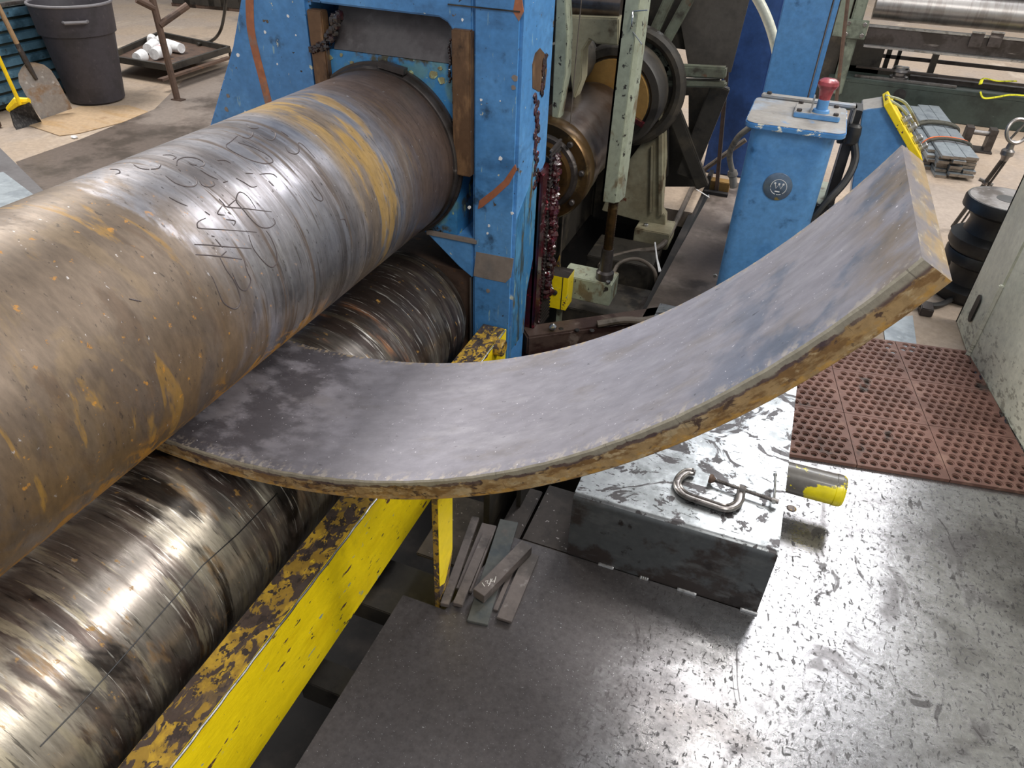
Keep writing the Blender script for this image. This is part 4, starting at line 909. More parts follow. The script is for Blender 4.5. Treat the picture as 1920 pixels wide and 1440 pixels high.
# ================================================================== pedestal
pd = thing('control_pedestal', (.02, 3.2, 0), 'blue control pedestal with red knob and round badge, behind the curved plate', 'pedestal')
px0, px1 = -.142, .190; py0, py1 = 3.0, 3.40; rr = .055
def rrect(x0, x1, y0, y1, r, n=6):
    out = []
    for cx_, cy_, a0 in ((x1 - r, y1 - r, 0), (x0 + r, y1 - r, 90), (x0 + r, y0 + r, 180), (x1 - r, y0 + r, 270)):
        for i in range(n + 1): t = math.radians(a0 + 90 * i / n); out.append((cx_ + r * math.cos(t), cy_ + r * math.sin(t)))
    return out
zt_p = .895
obj('body', MB().prism(rrect(px0 + .005, px1 - .012, py0 + .012, py1, rr), 'z', 0, zt_p - .01), M['blue_ped'], pd, smooth=True)
obj('lid', MB().prism(rrect(px0 - .022, px1 + .020, py0 - .012, py1 + .01, .045), 'z', zt_p - .022, zt_p), [M['lidrim']], pd, bevel=.004, sharp=50)
obj('dust', MB().prism(rrect(px0 - .018, px1 + .016, py0 - .008, py1 + .006, .042), 'z', zt_p, zt_p + .0015), M['dustblue'], pd, label='dusty grey lid top')
yb_ = P(1425, 172, 'z', zt_p + .012)[1]
obj('strap_bar', MB().box(px0 + .0, px1 + .055, yb_ - .055, yb_ - .005, zt_p + .0016, zt_p + .014).box(px1 + .045, px1 + .055, yb_ - .055, yb_ - .005, zt_p - .06, zt_p + .014), M['dustblue'], pd, bevel=.004, label='bent grey strap over the lid')
b0 = P(1490, 208, 'z', zt_p + .02); b1 = P(1577, 212, 'z', zt_p + .02)
sx0, sx1 = P(1490, 205, 'z', zt_p + .02)[0], P(1576, 215, 'z', zt_p + .02)[0]; sy0 = P(1530, 216, 'z', zt_p + .02)[1]; sy1 = sy0 + .17
o = obj('switch_plate', MB().prism(rrect(sx0, sx1, sy0, sy1, .012, 3), 'z', zt_p + .001, zt_p + .022), [M['blue_ped'], M['dustblue']], pd, bevel=.003)
for p in o.data.polygons:
    if p.normal.z > .8: p.material_index = 1
for a, b in ((sx0 + .018, sy0 + .02), (sx1 - .018, sy0 + .02), (sx0 + .018, sy1 - .02), (sx1 - .018, sy1 - .02), (px0 + .03, yb_ - .03)):
    hexbolt('bolt', (a, b, zt_p + .015 if a == px0 + .03 else zt_p + .022), (0, 0, 1), .010, .010, M['darksteel'], pd)
kx, ky = (sx0 + sx1) / 2 + .012, sy0 + .05
obj('switch_collar', MB().lathe((kx, ky, zt_p + .02), (0, 0, 1), [(0, .034), (.012, .030), (.014, .022), (.05, .022), (.055, .018)], 24), M['blue_ped'], pd, smooth=True)
obj('guard_fin', MB().box(kx - .040, kx - .034, ky - .035, ky + .04, zt_p + .02, zt_p + .075), M['zinc'], pd, bevel=.001)
obj('red_knob', MB().lathe((kx, ky, zt_p + .060), (0, 0, 1), [(-.004, .012), (0, .020), (.028, .024), (.048, .028), (.056, .036), (.066, .040), (.078, .037), (.086, .026), (.089, .010)], 28), M['red'], pd, smooth=True, label='faded red mushroom knob')
# badge on the front
bx = P(1458, 350, 'y', py0 + .008); ybd = py0 + .010
bd = obj('badge', MB().lathe((bx[0], ybd, bx[2]), (0, -1, 0), [(-.004, .056), (.002, .056), (.004, .053)], 40), M['badge'], pd, smooth=True, label='grey round badge')
m = MB(); yy = ybd - .0045; cx_, cz_ = bx[0] + .004, bx[2] - .001; R = .031
cpt = lambda a, r=R: (cx_ + r * math.cos(math.radians(a)), yy, cz_ + r * math.sin(math.radians(a)))
m.tube([cpt(a) for a in range(-50, 196, 8)], .0013, 5); m.tube([cpt(a) for a in range(200, 260, 8)], .0013, 5); m.tube([cpt(a) for a in range(266, 300, 8)], .0013, 5)
wpts = [(-.016, .010), (-.009, -.009), (0, .009), (.009, -.009), (.016, .010)]
m.tube([(cx_ + a, yy, cz_ + .003 + b) for a, b in wpts], .0017, 5)
for a, b in ((-.016, .011), (0, .010), (.016, .011)): m.lathe((cx_ + a, yy + .0005, cz_ + .003 + b), (0, -1, 0), [(0, .0042), (.0015, .0040)], 12)
m.box(cx_ - .011, cx_ + .008, yy - .001, yy + .001, cz_ - .020, cz_ - .016)
obj('emblem', m, M['white'], bd, label='white encircled letter W with three dots above a bar')
hexbolt('screw', (P(1341, 517, 'y', py0 + .01)[0] , py0 + .012, P(1341, 517, 'y', py0 + .01)[2]), (0, -1, 0), .010, .006, M['zinc'], pd)
# beige conduit on the left
hs = spline([P(1420, 226, 'y', 3.12), P(1404, 240, 'y', 3.15), P(1382, 260, 'y', 3.3), P(1368, 290, 'y', 3.4), P(1374, 325, 'y', 3.45)], 8)
obj('conduit', MB().tube(hs, .013, 12), M['hose'], pd, smooth=True, label='beige conduit loop')
q = P(1376, 312, 'y', 3.45); obj('conduit_fitting', MB().lathe((q[0], 3.45, q[2] - .03), (.3, 0, -1), [(-.01, .020), (.006, .024), (.012, .024), (.02, .018), (.07, .018)], 16), M['hose'], pd, smooth=True)

# black mesh cage hidden behind the pedestal, and clutter
m = MB()
x0_, x1_ = .19, .27
for i in range(9):
    m.obox((x0_, 3.35, .10 + i * .045), (x1_, 3.35, .14 + i * .045), .004, .004, up=(0, 1, 0)); m.obox((x0_, 3.35, .14 + i * .045), (x1_, 3.35, .10 + i * .045), .004, .004, up=(0, 1, 0))
m.box(x0_, x0_ + .01, 3.34, 3.36, 0, .5).box(x1_, x1_ + .01, 3.34, 3.36, 0, .5).box(x0_, x1_, 3.37, 3.40, 0, .48)
tag(obj('mesh_guard', m, M['black']), 'black mesh guard at the right side of the blue pedestal', 'guard')
m = MB().box(.20, .29, 3.55, 3.9, .30, .42); tag(obj('junction_box', m, M['greenpaint'], bevel=.004), 'small pale box between the pedestal and the black bracket', 'box')

# second control box with yellow label plate
cb = thing('control_box', (.38, 3.6, .5), 'blue control box with yellow label strip behind the curved plate tip', 'control box')
c_ = [P(1617, 207, 'y', 3.6), P(1664, 200, 'y', 3.6), P(1700, 262, 'y', 3.6), P(1705, 330, 'y', 3.6), P(1620, 345, 'y', 3.6)]
poly = [(p[0], p[2]) for p in c_]; poly = poly[:3] + [(poly[3][0] + .06, poly[3][1] - .25), (poly[4][0], poly[4][1] - .3)]
o = obj('box_body', MB().prism(poly, 'y', 3.6, 3.80), [M['blue_ped'], M['dustblue']], cb, bevel=.003)
for p in o.data.polygons:
    if p.normal.z > .8: p.material_index = 1
obj('stand', MB().box(poly[4][0] + .02, poly[4][0] + .09, 3.66, 3.74, 0, poly[4][1] + .05), M['black'], cb)
t0 = Vector(P(1660, 196, 'y', 3.585)); t1 = Vector(P(1722, 305, 'y', 3.585)); dd = (t1 - t0).normalized()
obj('label_plate', MB().obox(t0, t1, .22, .026, up=(-dd.z, 0, dd.x)), M['yellow'], cb, bevel=.002, label='yellow label plate').location = (.004, .10, .004)
for i in range(4):
    q = t0.lerp(t1, .38 + i * .17) + Vector((.02, .06 + .03 * (i % 2), .012))
    obj('push_button', MB().lathe(q, (-dd.z, 0, dd.x), [(0, .020), (.014, .020), (.016, .015), (.032, .014), (.035, .010)], 14), M['zinc'], cb, smooth=True)
m = MB().tube(spline([t0 + Vector((.0, .06, .01)), t0.lerp(t1, .2) + Vector((.03, .10, .02)), t0.lerp(t1, .5) + Vector((.05, .12, .02))], 6), .006, 6).tube(spline([t0 + Vector((.0, .12, .01)), t0.lerp(t1, .2) + Vector((.05, .14, .03)), t0.lerp(t1, .55) + Vector((.06, .14, .02))], 6), .006, 6)
obj('cover_wire', m, M['greenpaint'], cb)
x_ = P(1612, 207, 'y', 3.58)[0]
bk = MB().box(x_ - .03, x_ + .012, 3.56, 3.70, .0, P(1608, 205, 'y', 3.58)[2]).box(x_ - .055, x_ - .03, 3.58, 3.62, .70, .73)
tag(obj('box_bracket', bk, M['black'], bevel=.003), 'black upright bracket carrying the second blue control box', 'bracket')
hs = spline([P(1600, 262, 'y', 3.55), P(1603, 300, 'y', 3.52), P(1585, 340, 'y', 3.45), P(1545, 385, 'y', 3.35), P(1510, 430, 'y', 3.3), P(1490, 470, 'y', 3.3)], 8)
tag(obj('cable', MB().tube(hs, .017, 10), M['black'], smooth=True), 'thick black cable drooping right of the blue pedestal', 'cable')
tag(obj('cable_gland', MB().lathe(P(1600, 250, 'y', 3.55), (0, 0, 1), [(-.05, .02), (-.04, .03), (0, .032), (.03, .028), (.04, .018)], 14), M['black'], smooth=True), 'black cable gland on the bracket beside the control box', 'cable gland')

# ================================================================== blue columns, rod
yc4 = 4.05
a_ = P(1430, 167, 'y', yc4); b_ = P(1522, 180, 'y', yc4)
co_ = thing('blue_column', ((a_[0] + b_[0]) / 2, yc4, 0), 'bright blue square column rising behind the control pedestal', 'column')
obj('column_face', MB().box(a_[0] + .005, b_[0] - .02, yc4, yc4 + .22, 0, 2.3), M['blue_ped'], co_, bevel=.004)
obj('column_flange', MB().box(b_[0] - .012, b_[0] + .012, yc4 - .006, yc4 + .24, 0, 2.3), M['blue_ped'], co_, bevel=.003)
yd = 5.0; a_ = P(1316, 322, 'y', yd)[0]; b_ = P(1440, 130, 'y', yd)[0]
tag(obj('navy_column', MB().prism([(a_, 0), (a_ + .01, .35), (a_ - .0, 2.4), (b_, 2.4), (b_, 0)], 'y', yd, yd + .3), M['blue_dark'], bevel=.01), 'dark blue wide column left of the bright blue column', 'column')
hs = spline([P(1404, -30, 'y', 4.8), P(1432, 20, 'y', 4.8), P(1450, 70, 'y', 4.8), P(1462, 130, 'y', 4.8)], 8)
tag(obj('hose', MB().tube(hs, .028, 12), M['cream'], smooth=True), 'white curved hose between the dark and bright blue columns', 'hose')
q0 = Vector(P(1343, 362, 'z', 0)); q1 = Vector(P(1377, -30, 'y', q0.y))
rd = thing('guide_rod', tuple(q0), 'tall thin brown rod standing in front of the dark blue column', 'rod')
obj('rod', MB().obox(q0, q1, .022, .022, up=(0, 1, 0)), M['rusty'], rd)
obj('rod_edge', MB().obox(q0 + Vector((.0115, -.004, 0)), q1 + Vector((.0115, -.004, 0)), .003, .016, up=(0, 1, 0)), M['raw'], rd)
obj('rod_foot', MB().box(q0.x - .07, q0.x + .07, q0.y + .01, q0.y + .09, 0, .07), M['ochre'], rd, bevel=.004, label='orange foot block')
obj('foot_clip', MB().box(q0.x - .075, q0.x - .05, q0.y - .02, q0.y + .1, 0, .11).box(q0.x - .075, q0.x + .075, q0.y - .05, q0.y - .01, 0, .02), M['black'], rd)

# ================================================================== cream cabinet on the right
cc_ = thing('cream_cabinet', (1.5, 3.0, 0), 'cream painted machine cabinet at the right edge beside the rubber mat', 'machine')
A = Vector((.968, 3.16)); B = Vector((1.096, 2.45)); dir_ = (B - A).normalized(); C2 = A + dir_ * 2.2
n_ = Vector((-dir_.y, dir_.x)); 
poly = [tuple(A), tuple(C2), tuple(C2 + Vector((1.2, .2))), tuple(A + Vector((1.2, .2)))]
obj('cabinet_body', MB().prism(poly, 'z', .0, 1.5), M['cream'], cc_, bevel=.01)
lip = A + Vector((-.012, .0))
obj('edge_lip', MB().prism([tuple(A + Vector((-.014, .012))), tuple(A + Vector((-.014, -.008))), tuple(A + Vector((.004, -.012))), tuple(A + Vector((.004, .012)))], 'z', 0, .352), M['cream'], cc_, bevel=.004)
obj('end_plate', MB().prism([(.952, 3.475), (.966, 3.475), (.982, 3.17), (.968, 3.17)], 'z', .0, 1.5), M['cream'], cc_, bevel=.004, label='cream end plate with slot')
sl = [(3.325 - .0 + .030 * math.cos(t), .155 + .030 * math.sin(t) + (.035 if math.sin(t) > 0 else -.035)) for t in [2 * math.pi * i / 20 for i in range(20)]]
xs_ = P(1830, 580, 'y', 3.32)
o = obj('slot', MB().prism(sl, 'x', .952, .958), M['black'], cc_)
obj('black_edge', MB().prism([(.950, 3.48), (.966, 3.495), (.99, 3.495), (.99, 3.48)], 'z', .0, 1.5), M['black'], cc_)
m = MB()
for i in range(18):
    t = i / 17; p = A.lerp(B, t); m.blob((p.x - .008, p.y, .004), (random.uniform(.006, .013), .035, random.uniform(.006, .014)), 6)
obj('grime', m, M['blackgrease'], cc_, kind='stuff')

# die stack behind it
def die(cx_, cy_, z0, sc, label, prf=None, idx=0):
    t = thing('grooved_die', (cx_, cy_, z0), label, 'die')
    pr2 = [(0, .16), (.02, .175), (.05, .175), (.07, .13), (.11, .12), (.14, .13), (.16, .175), (.19, .175), (.2, .168)]
    pr2 = [(a * sc[1], b * sc[0]) for a, b in pr2]
    obj('die_body', MB().lathe((cx_, cy_, z0), (0, 0, 1), pr2, 40), M['black'] if idx == 0 else M['darksteel'], t, smooth=True)
    obj('top_face', MB().lathe((cx_, cy_, z0 + .2 * sc[1]), (0, 0, 1), [(0, .160 * sc[0]), (.001, .160 * sc[0])], 40), M['raw'], t)
    obj('bore', MB().lathe((cx_, cy_, z0 + .2 * sc[1] + .001), (0, 0, 1), [(0, .05 * sc[0]), (.001, .05 * sc[0])], 24), M['black'], t)
q = P(1892, 372, 'z', .50)
die(q[0], q[1], 0, (.95, 1.2), 'black grooved die at the bottom of the stack behind the cream cabinet')
die(q[0] + .0, q[1], .245, (1.0, 1.25), 'grey topped grooved die on top of the stack behind the cream cabinet')
q = P(1838, 438, 'z', .18)
die(q[0] - .005, q[1] - .02, 0, (.66, .95), 'small black grooved die left of the stack, beside the cream cabinet edge')
hs = spline([P(1700, 566, 'z', .03), P(1760, 572, 'z', .02), P(1800, 548, 'z', .02), P(1822, 520, 'z', .02), P(1850, 480, 'z', .02)], 8)
tag(obj('cable', MB().tube(hs, .014, 10), M['black'], smooth=True), 'black cable on the floor under the curved plate tip', 'cable')
tag(obj('floor_clip', MB().box(*[v for pr3 in ((P(1722, 588, 'z', .0)[0], P(1745, 588, 'z', 0)[0]),) for v in pr3], P(1735, 594, 'z', 0)[1], P(1735, 578, 'z', 0)[1], 0, .04), M['darksteel'], bevel=.004), 'small dark steel clip on the floor beside the black cable', 'clip')

# torch pole with handwheel
p0 = Vector(P(1786, 425, 'z', .02)); p1 = Vector(P(1887, 290, 'y', 4.2)); p2 = Vector(P(1908, 246, 'y', 4.2))
tp = thing('valve_pole', tuple(p0), 'leaning black pole with a handwheel valve at the right edge', 'valve')
obj('pole', MB().tube([p0, p1], .011, 10).tube([p0 + Vector((.03, 0, 0)), p1 + Vector((.012, 0, -.02))], .006, 8), M['black'], tp, smooth=True)
obj('valve_body', MB().lathe(p1, (p2 - p1), [(-.03, .014), (-.01, .02), (.0, .03), (.02, .03), (.03, .018), (.07, .014)], 14), M['raw'], tp, smooth=True)
obj('handwheel', MB().torus(p2, .055, .009, (.35, -.8, .3), 28, 8).tube([p2 - Vector((.02, 0, .05)), p2 + Vector((.02, 0, .05))], .006, 6), M['raw'], tp, smooth=True)
q = p0.lerp(p1, .66); obj('wing_clamp', MB().tube([q - Vector((.035, 0, -.01)), q + Vector((.035, 0, -.01))], .009, 8).blob(q, .018, 8, .05), M['raw'], tp, smooth=True)

# bar bundle
bn = thing('bar_bundle', (1.15, 6.5, 0), 'bundle of grey flat bars strapped together on the floor beyond the control box', 'metal bars')
c0 = Vector(P(1790, 334, 'z', 0)); nearL = Vector(P(1741, 322, 'z', 0)); top = Vector(P(1722, 196, 'z', .16))
ux = (c0 - nearL); ux.z = 0; wB = ux.length; ux.normalize()
uy = Vector((-.10, 1, 0)).normalized(); ux = Vector((uy.y, -uy.x, 0))
colw = [.055, .075, .085, .085]; x_ = -.02; nl = 7; th = .022
for ci, cw in enumerate(colw):
    for li in range(nl):
        if ci == 0 and li in (6,): continue
        jx = random.uniform(-.006, .006); s_ = random.uniform(-.05, .05) + (.12 if ci == 0 else 0); L_ = 1.35 + random.uniform(-.05, .05) - (.15 if ci == 0 else 0)
        base = c0 - ux * (wB + .0) + ux * (x_ + cw / 2 + jx) + uy * s_ + Vector((0, 0, li * th + th / 2))
        o = obj('bar', MB().obox(base, base + uy * L_, cw - .004, th - .0025), [M['bundle'], M['barend']], bn, bevel=.0012)
        for p in o.data.polygons:
            if abs(p.normal.dot(uy)) > .8: p.material_index = 1
    x_ += cw
tot = x_
def strap(y_, mat, name, rr_):
    b = c0 - ux * wB + uy * y_
    pts_ = [b + ux * -.03, b + ux * -.035 + Vector((0, 0, nl * th * .55)), b + ux * .01 + Vector((0, 0, nl * th + .006)), b + ux * tot * .5 + uy * .05 + Vector((0, 0, nl * th + .016)), b + ux * (tot - .01) + Vector((0, 0, nl * th + .008)), b + ux * (tot + .015) + Vector((0, 0, nl * th * .5)), b + ux * (tot + .01) + Vector((0, 0, .01))]
    obj(name, MB().tube(spline(pts_, 6), rr_, 8), mat, bn, smooth=True)
strap(.28, M['strap'], 'strap', .011); strap(.33, M['orange'], 'strap', .005); strap(.70, M['strap'], 'strap', .013); strap(.75, M['strap'], 'strap', .010)

# U bracket on the floor
ubk = thing('clevis_bracket', P(1825, 285, 'z', 0), 'small dark U-shaped bracket with a cross pin on the floor near the bar bundle', 'bracket')
q = Vector(P(1825, 283, 'z', 0))
obj('base', MB().box(q.x - .10, q.x + .12, q.y - .04, q.y + .12, 0, .012), M['darksteel'], ubk)
obj('cheek', MB().box(q.x - .10, q.x - .05, q.y - .02, q.y + .08, .012, .17), M['darksteel'], ubk); obj('cheek', MB().box(q.x + .06, q.x + .11, q.y - .02, q.y + .08, .012, .17), M['darksteel'], ubk)
obj('pin', MB().lathe((q.x - .06, q.y + .03, .13), (1, 0, 0), [(0, .018), (.13, .018)], 12), M['raw'], ubk, smooth=True)

# ================================================================== far rolling machine
fm = thing('far_machine', (1.4, 7.4, 0), 'dark green plate rolling machine in the background at upper right', 'machine')
yb2 = 7.2
obj('base_beam', MB().box(.22, 3.4, yb2, yb2 + .08, 0, .235).box(.22, 3.4, yb2, yb2 + .45, .225, .26), M['darkgreen'], fm, bevel=.006)
q = P(1687, 178, 'y', yb2); obj('beam_hole', MB().lathe((q[0], yb2 + .001, q[2]), (0, -1, 0), [(0, .05), (.002, .05)], 28), M['black'], fm)
obj('end_frame', MB().box(.27, .36, yb2 - .02, yb2 + .6, .12, 1.3), M['greygreen'], fm, bevel=.01)
gx0 = P(1586, 36, 'y', yb2 - .03)[0]; gx1 = P(1622, 70, 'y', yb2 - .03)[0]; gz1 = P(1600, 36, 'y', yb2 - .03)[2]; gz0 = P(1605, 73, 'y', yb2 - .03)[2]
obj('bolt_plate', MB().box(gx0, gx1, yb2 - .04, yb2 - .02, gz0, gz1), M['greygreen'], fm, bevel=.004)
for a in (gx0 + .03, gx1 - .03):
    for b in (gz0 + .03, gz1 - .03): hexbolt('bolt', (a, yb2 - .04, b), (0, -1, 0), .018, .014, M['raw'], fm)
obj('back_roll', MB().lathe((.44, yb2 + .34, .80), (1, 0, 0), [(0, .12), (3, .12)], 48), M['bright'], fm, smooth=True, label='bright polished roll')
zA1 = P(1760, 60, 'y', yb2)[2]; zA0 = P(1760, 90, 'y', yb2)[2]
obj('apron', MB().box(.42, 3.4, yb2 - .01, yb2 + .02, .54, .67), M['darksteel'], fm, bevel=.003)
obj('apron_edge', MB().box(.42, 3.4, yb2 - .07, yb2 + .02, .525, .54), M['zinc'], fm); obj('apron_edge', MB().box(.42, 3.4, yb2 - .015, yb2 + .04, .67, .685), M['zinc'], fm)
obj('rear_panel', MB().box(.36, .62, yb2 + .3, yb2 + .33, .2, .55).box(.36, 1.1, yb2 + .3, yb2 + .33, .2, .31), M['castdark'], fm)
for a in (1830, 1866):
    q = P(a, 72, 'y', yb2 - .02); obj('clip', MB().box(q[0] - .04, q[0] + .05, yb2 - .04, yb2 - .015, q[2] - .06, q[2] + .04), M['darksteel'], fm); obj('clip_top', MB().box(q[0] - .04, q[0] + .05, yb2 - .05, yb2 - .01, q[2] + .04, q[2] + .048), M['zinc'], fm)
obj('tie_rod', MB().box(.42, 3.4, yb2 + .5, yb2 + .52, .36, .39).box(.42, 3.4, yb2 + .1, yb2 + .12, .33, .345), M['darksteel'], fm)
obj('upright', MB().box(1.02, 1.07, yb2 + .4, yb2 + .45, .26, .54).box(.66, .70, yb2 + .5, yb2 + .54, .0, .6).box(.75, .78, yb2 + .5, yb2 + .54, .0, .6), M['castdark'], fm)
obj('top_shroud', MB().box(.40, 3.4, yb2 + .30, yb2 + .6, .93, 1.5), M['castdark'], fm)
obj('side_shadow_plate', MB().box(.05, .26, yb2 + .1, yb2 + .5, 0, 1.4), M['castdark'], fm)
obj('cover', MB().box(.15, .24, yb2 - .3, yb2 - .26, .62, 1.3), M['greygreen'], fm)
tag(obj('lean_rod', MB().tube([P(1568, 190, 'y', 6.6), P(1592, -20, 'y', 6.6)], .014, 8), M['rusty']), 'thin rusty rod standing left of the far green machine', 'rod')
# items on the far machine's base
stk = [((1700, 134), (1920, 160), .05, .03, 'bar', 'long dark bar lying along the far machine, rearmost'), ((1705, 146), (1920, 178), .06, .04, 'darksteel', 'thick dark bar on the far machine base'),
       ((1600, 150), (1790, 172), .03, .02, 'raw', 'bright narrow bar on the far machine base')]
for i, (a, b, w_, t_, mt_, lb) in enumerate(stk):
    yy_ = (yb2 + .33, yb2 + .20, yb2 + .08)[i]; p, q = P(*a, 'y', yy_), P(*b, 'y', yy_)
    tag(obj('long_bar', MB().box(p[0], q[0] + (.8 if i < 2 else 0), yy_ - w_ / 2, yy_ + w_ / 2, .261, .261 + t_), M[mt_], bevel=.003), lb, 'metal bar')
q = P(1686, 140, 'y', yb2 + .15)
t = thing('clamp_disc', (q[0], yb2 + .15, .262), 'round grey clamp discs stacked on the far machine base', 'clamp')
obj('disc', MB().lathe((q[0], yb2 + .15, .262), (0, 0, 1), [(0, .07), (.03, .075), (.04, .05), (.06, .05), (.07, .075), (.09, .07)], 24), M['raw'], t, smooth=True)
obj('shackle', MB().torus((q[0], yb2 + .15, .362), .05, .012, (0, .2, 1), 20, 8), M['zinc'], t, smooth=True)
hs = spline([P(1905, 152, 'y', yb2 + .1), P(1870, 152, 'y', yb2 + .02), P(1845, 147, 'y', yb2 + .02), P(1838, 158, 'y', yb2 - .02)], 6)
tag(obj('sling', MB().tube(hs, .014, 8, sy=.4), M['sling'], smooth=True), 'upper loop of yellow sling around the bars on the far machine', 'sling')
hs = spline([P(1838, 172, 'y', yb2 - .03), P(1845, 184, 'y', yb2 - .04), P(1870, 182, 'y', yb2 - .05), P(1895, 178, 'y', yb2 - .05), P(1930, 180, 'y', yb2 - .04)], 6)
tag(obj('sling', MB().tube(hs, .014, 8, sy=.5), M['sling'], smooth=True), 'lower loop of yellow sling hanging in front of the far machine base', 'sling')

# ================================================================== upper left corner
# blue slatted bin
bb = thing('slatted_bin', (-5.75, 3.9, 0), 'blue sheet metal bin with horizontal ribs behind the shovel', 'bin')
xb_ = -5.60
obj('bin_wall', MB().box(xb_ - .9, xb_ - .03, 3.1, 4.75, .02, .68), M['darkgreen'], bb)
for i in range(8):
    z_ = .05 + i * .080
    obj('rib', MB().prism([(xb_ - .04, z_), (xb_, z_ + .008), (xb_, z_ + .056), (xb_ - .04, z_ + .066)], 'y', 3.1, 4.75), M['bluebin'], bb)
obj('rim', MB().box(xb_ - .04, xb_ + .01, 3.08, 4.77, .69, .715), M['raw'], bb, bevel=.003)
# trash can
cq = Vector(P(185, 196, 'z', 0)) + Vector((-.12, .11, 0))
tc = thing('trash_can', (cq.x, cq.y, .006), 'dark grey round plastic trash can standing on cardboard', 'trash can')
obj('can_body', MB().lathe((cq.x, cq.y, .006), (0, 0, 1), [(0, .195), (.01, .205), (.44, .250), (.50, .256), (.50, .272), (.70, .288), (.705, .275), (.69, .27), (.1, .20), (.02, .19)], 56, caps=True), M['can'], tc, smooth=True)
obj('can_rim', MB().torus((cq.x, cq.y, .712), .286, .011, (0, 0, 1), 56, 8), M['canrim'], tc, smooth=True)
hv = Vector((-cq.x, -cq.y, 0)).normalized(); hs_ = Vector((-hv.y, hv.x, 0)); hc = Vector((cq.x, cq.y, .615)) + hv * .285
m = MB().tube([hc - hs_ * .08 + hv * -.01, hc - hs_ * .07 + hv * .03, hc + hs_ * .07 + hv * .03, hc + hs_ * .08 + hv * -.01], .012, 8); obj('handle', m, M['canrim'], tc, smooth=True)
# shovel
sh = thing('shovel', P(110, 215, 'z', 0), 'wide shovel with wooden handle leaning on the blue bin', 'shovel')
s0_ = Vector(P(106, 214, 'z', .01)); s1_ = Vector(P(50, 118, 'y', s0_.y - .06)); s2_ = Vector(P(-4, 10, 'y', s0_.y - .12))
d1 = (s1_ - s0_).normalized(); side = d1.cross(Vector((.9, -.4, .2))).normalized(); nn = side.cross(d1).normalized()
m = MB(); prof_ = [(0, .115), (.06, .120), (.25, .125), (.36, .120), (.42, .095), (.46, .05), (.475, .02)]; Ls_ = (s1_ - s0_).length / .475
rows = []
for t_, hw in prof_:
    rows.append([s0_ + d1 * t_ * Ls_ + side * hw * 1.0 * u + nn * (.022 * u * u) for u in (-1, -.6, 0, .6, 1)])
for th_ in (0, 1):
    for r_ in rows: m.v += [tuple(p + nn * (-.004 if th_ else 0)) for p in r_]
nR = len(rows)
for th_ in (0, 1):
    for i in range(nR - 1):
        for j in range(4):
            b = th_ * nR * 5 + i * 5 + j; m.f.append((b, b + 1, b + 6, b + 5)); m.mi.append(0)
for i in range(nR - 1):
    for j in (0, 4): b = i * 5 + j; m.f.append((b, b + 5, b + 5 + nR * 5, b + nR * 5)); m.mi.append(0)
for j in range(4): m.f.append((j, j + 1, j + 1 + nR * 5, j + nR * 5)); m.mi.append(0)
obj('blade', m, M['shovel'], sh, smooth=True)
obj('socket', MB().tube([s1_ - d1 * .12 + nn * .006, s1_, s1_.lerp(s2_, .35)], [.012, .022, .018], 10), M['darksteel'], sh, smooth=True)
obj('handle', MB().tube([s1_.lerp(s2_, .30), s2_ + (s2_ - s1_) * .4], .017, 10), M['wood'], sh, smooth=True)
# broom
b0_ = Vector(P(48, 236, 'z', .0)); b1_ = Vector(P(38, 196, 'y', b0_.y - .02)); b2_ = Vector(P(-6, 100, 'y', b0_.y - .05))
bm_ = thing('broom', tuple(b0_), 'yellow broom with black bristles beside the shovel', 'broom')
L0 = Vector(P(18, 207, 'y', b0_.y - .03)); L1 = Vector(P(54, 190, 'y', b0_.y + .03)); K0 = Vector(P(28, 240, 'z', .0)); K1 = Vector(P(76, 226, 'z', .0))
th3 = Vector((.05, -.03, 0))
obj('bristles', MB().quadbox([K0 - th3, K1 - th3, K1 + th3, K0 + th3, L0 - th3 * .5, L1 - th3 * .5, L1 + th3 * .5, L0 + th3 * .5]), M['bristle'], bm_)
obj('head', MB().tube([L0 + Vector((-.005, 0, .005)), L0.lerp(L1, .5) + Vector((0, 0, .03)), L1 + Vector((.005, 0, .005))], [.022, .034, .020], 8), M['brightyellow'], bm_, smooth=True)
obj('handle', MB().tube([b1_, b2_], .013, 8), M['brightyellow'], bm_, smooth=True)
# cardboard
q = [P(a, b, 'z', .003)[:2] for a, b in ((50, 234), (112, 255), (150, 250), (230, 230), (278, 210), (242, 198), (150, 200))]
tag(obj('cardboard', MB().prism(q, 'z', .0015, .006), M['cardboard']), 'flattened cardboard sheet under the trash can', 'cardboard')
tag(obj('paper_scrap', MB().blob(P(139, 257, 'z', .008), (.03, .02, .008), 6), M['white']), 'small white crumpled scrap on the floor by the cardboard', 'litter')
tag(obj('tissue_scrap', MB().blob(P(366, 124, 'z', .012), (.07, .035, .012), 6), M['cardboard']), 'pale crumpled scrap on the floor under the rusty table', 'litter')
# clutter at left edge
tag(obj('scrap_box', MB().box(-5.57, -5.30, 3.25, 3.62, 0, .07).box(-5.55, -5.4, 3.3, 3.55, .07, .12), M['rusty'], bevel=.01), 'dark scrap metal pieces at the left edge below the broom', 'scrap')
# dark floor sheet
q = [P(a, b, 'z', .002)[:2] for a, b in ((30, 304), (150, 262), (290, 205), (345, 150), (440, 118), (430, 300), (100, 420))]
tag(obj('floor_sheet', MB().prism(q, 'z', .0008, .004), M['slab']), 'large worn dark steel sheet on the floor left of the blue frame', 'floor plate')
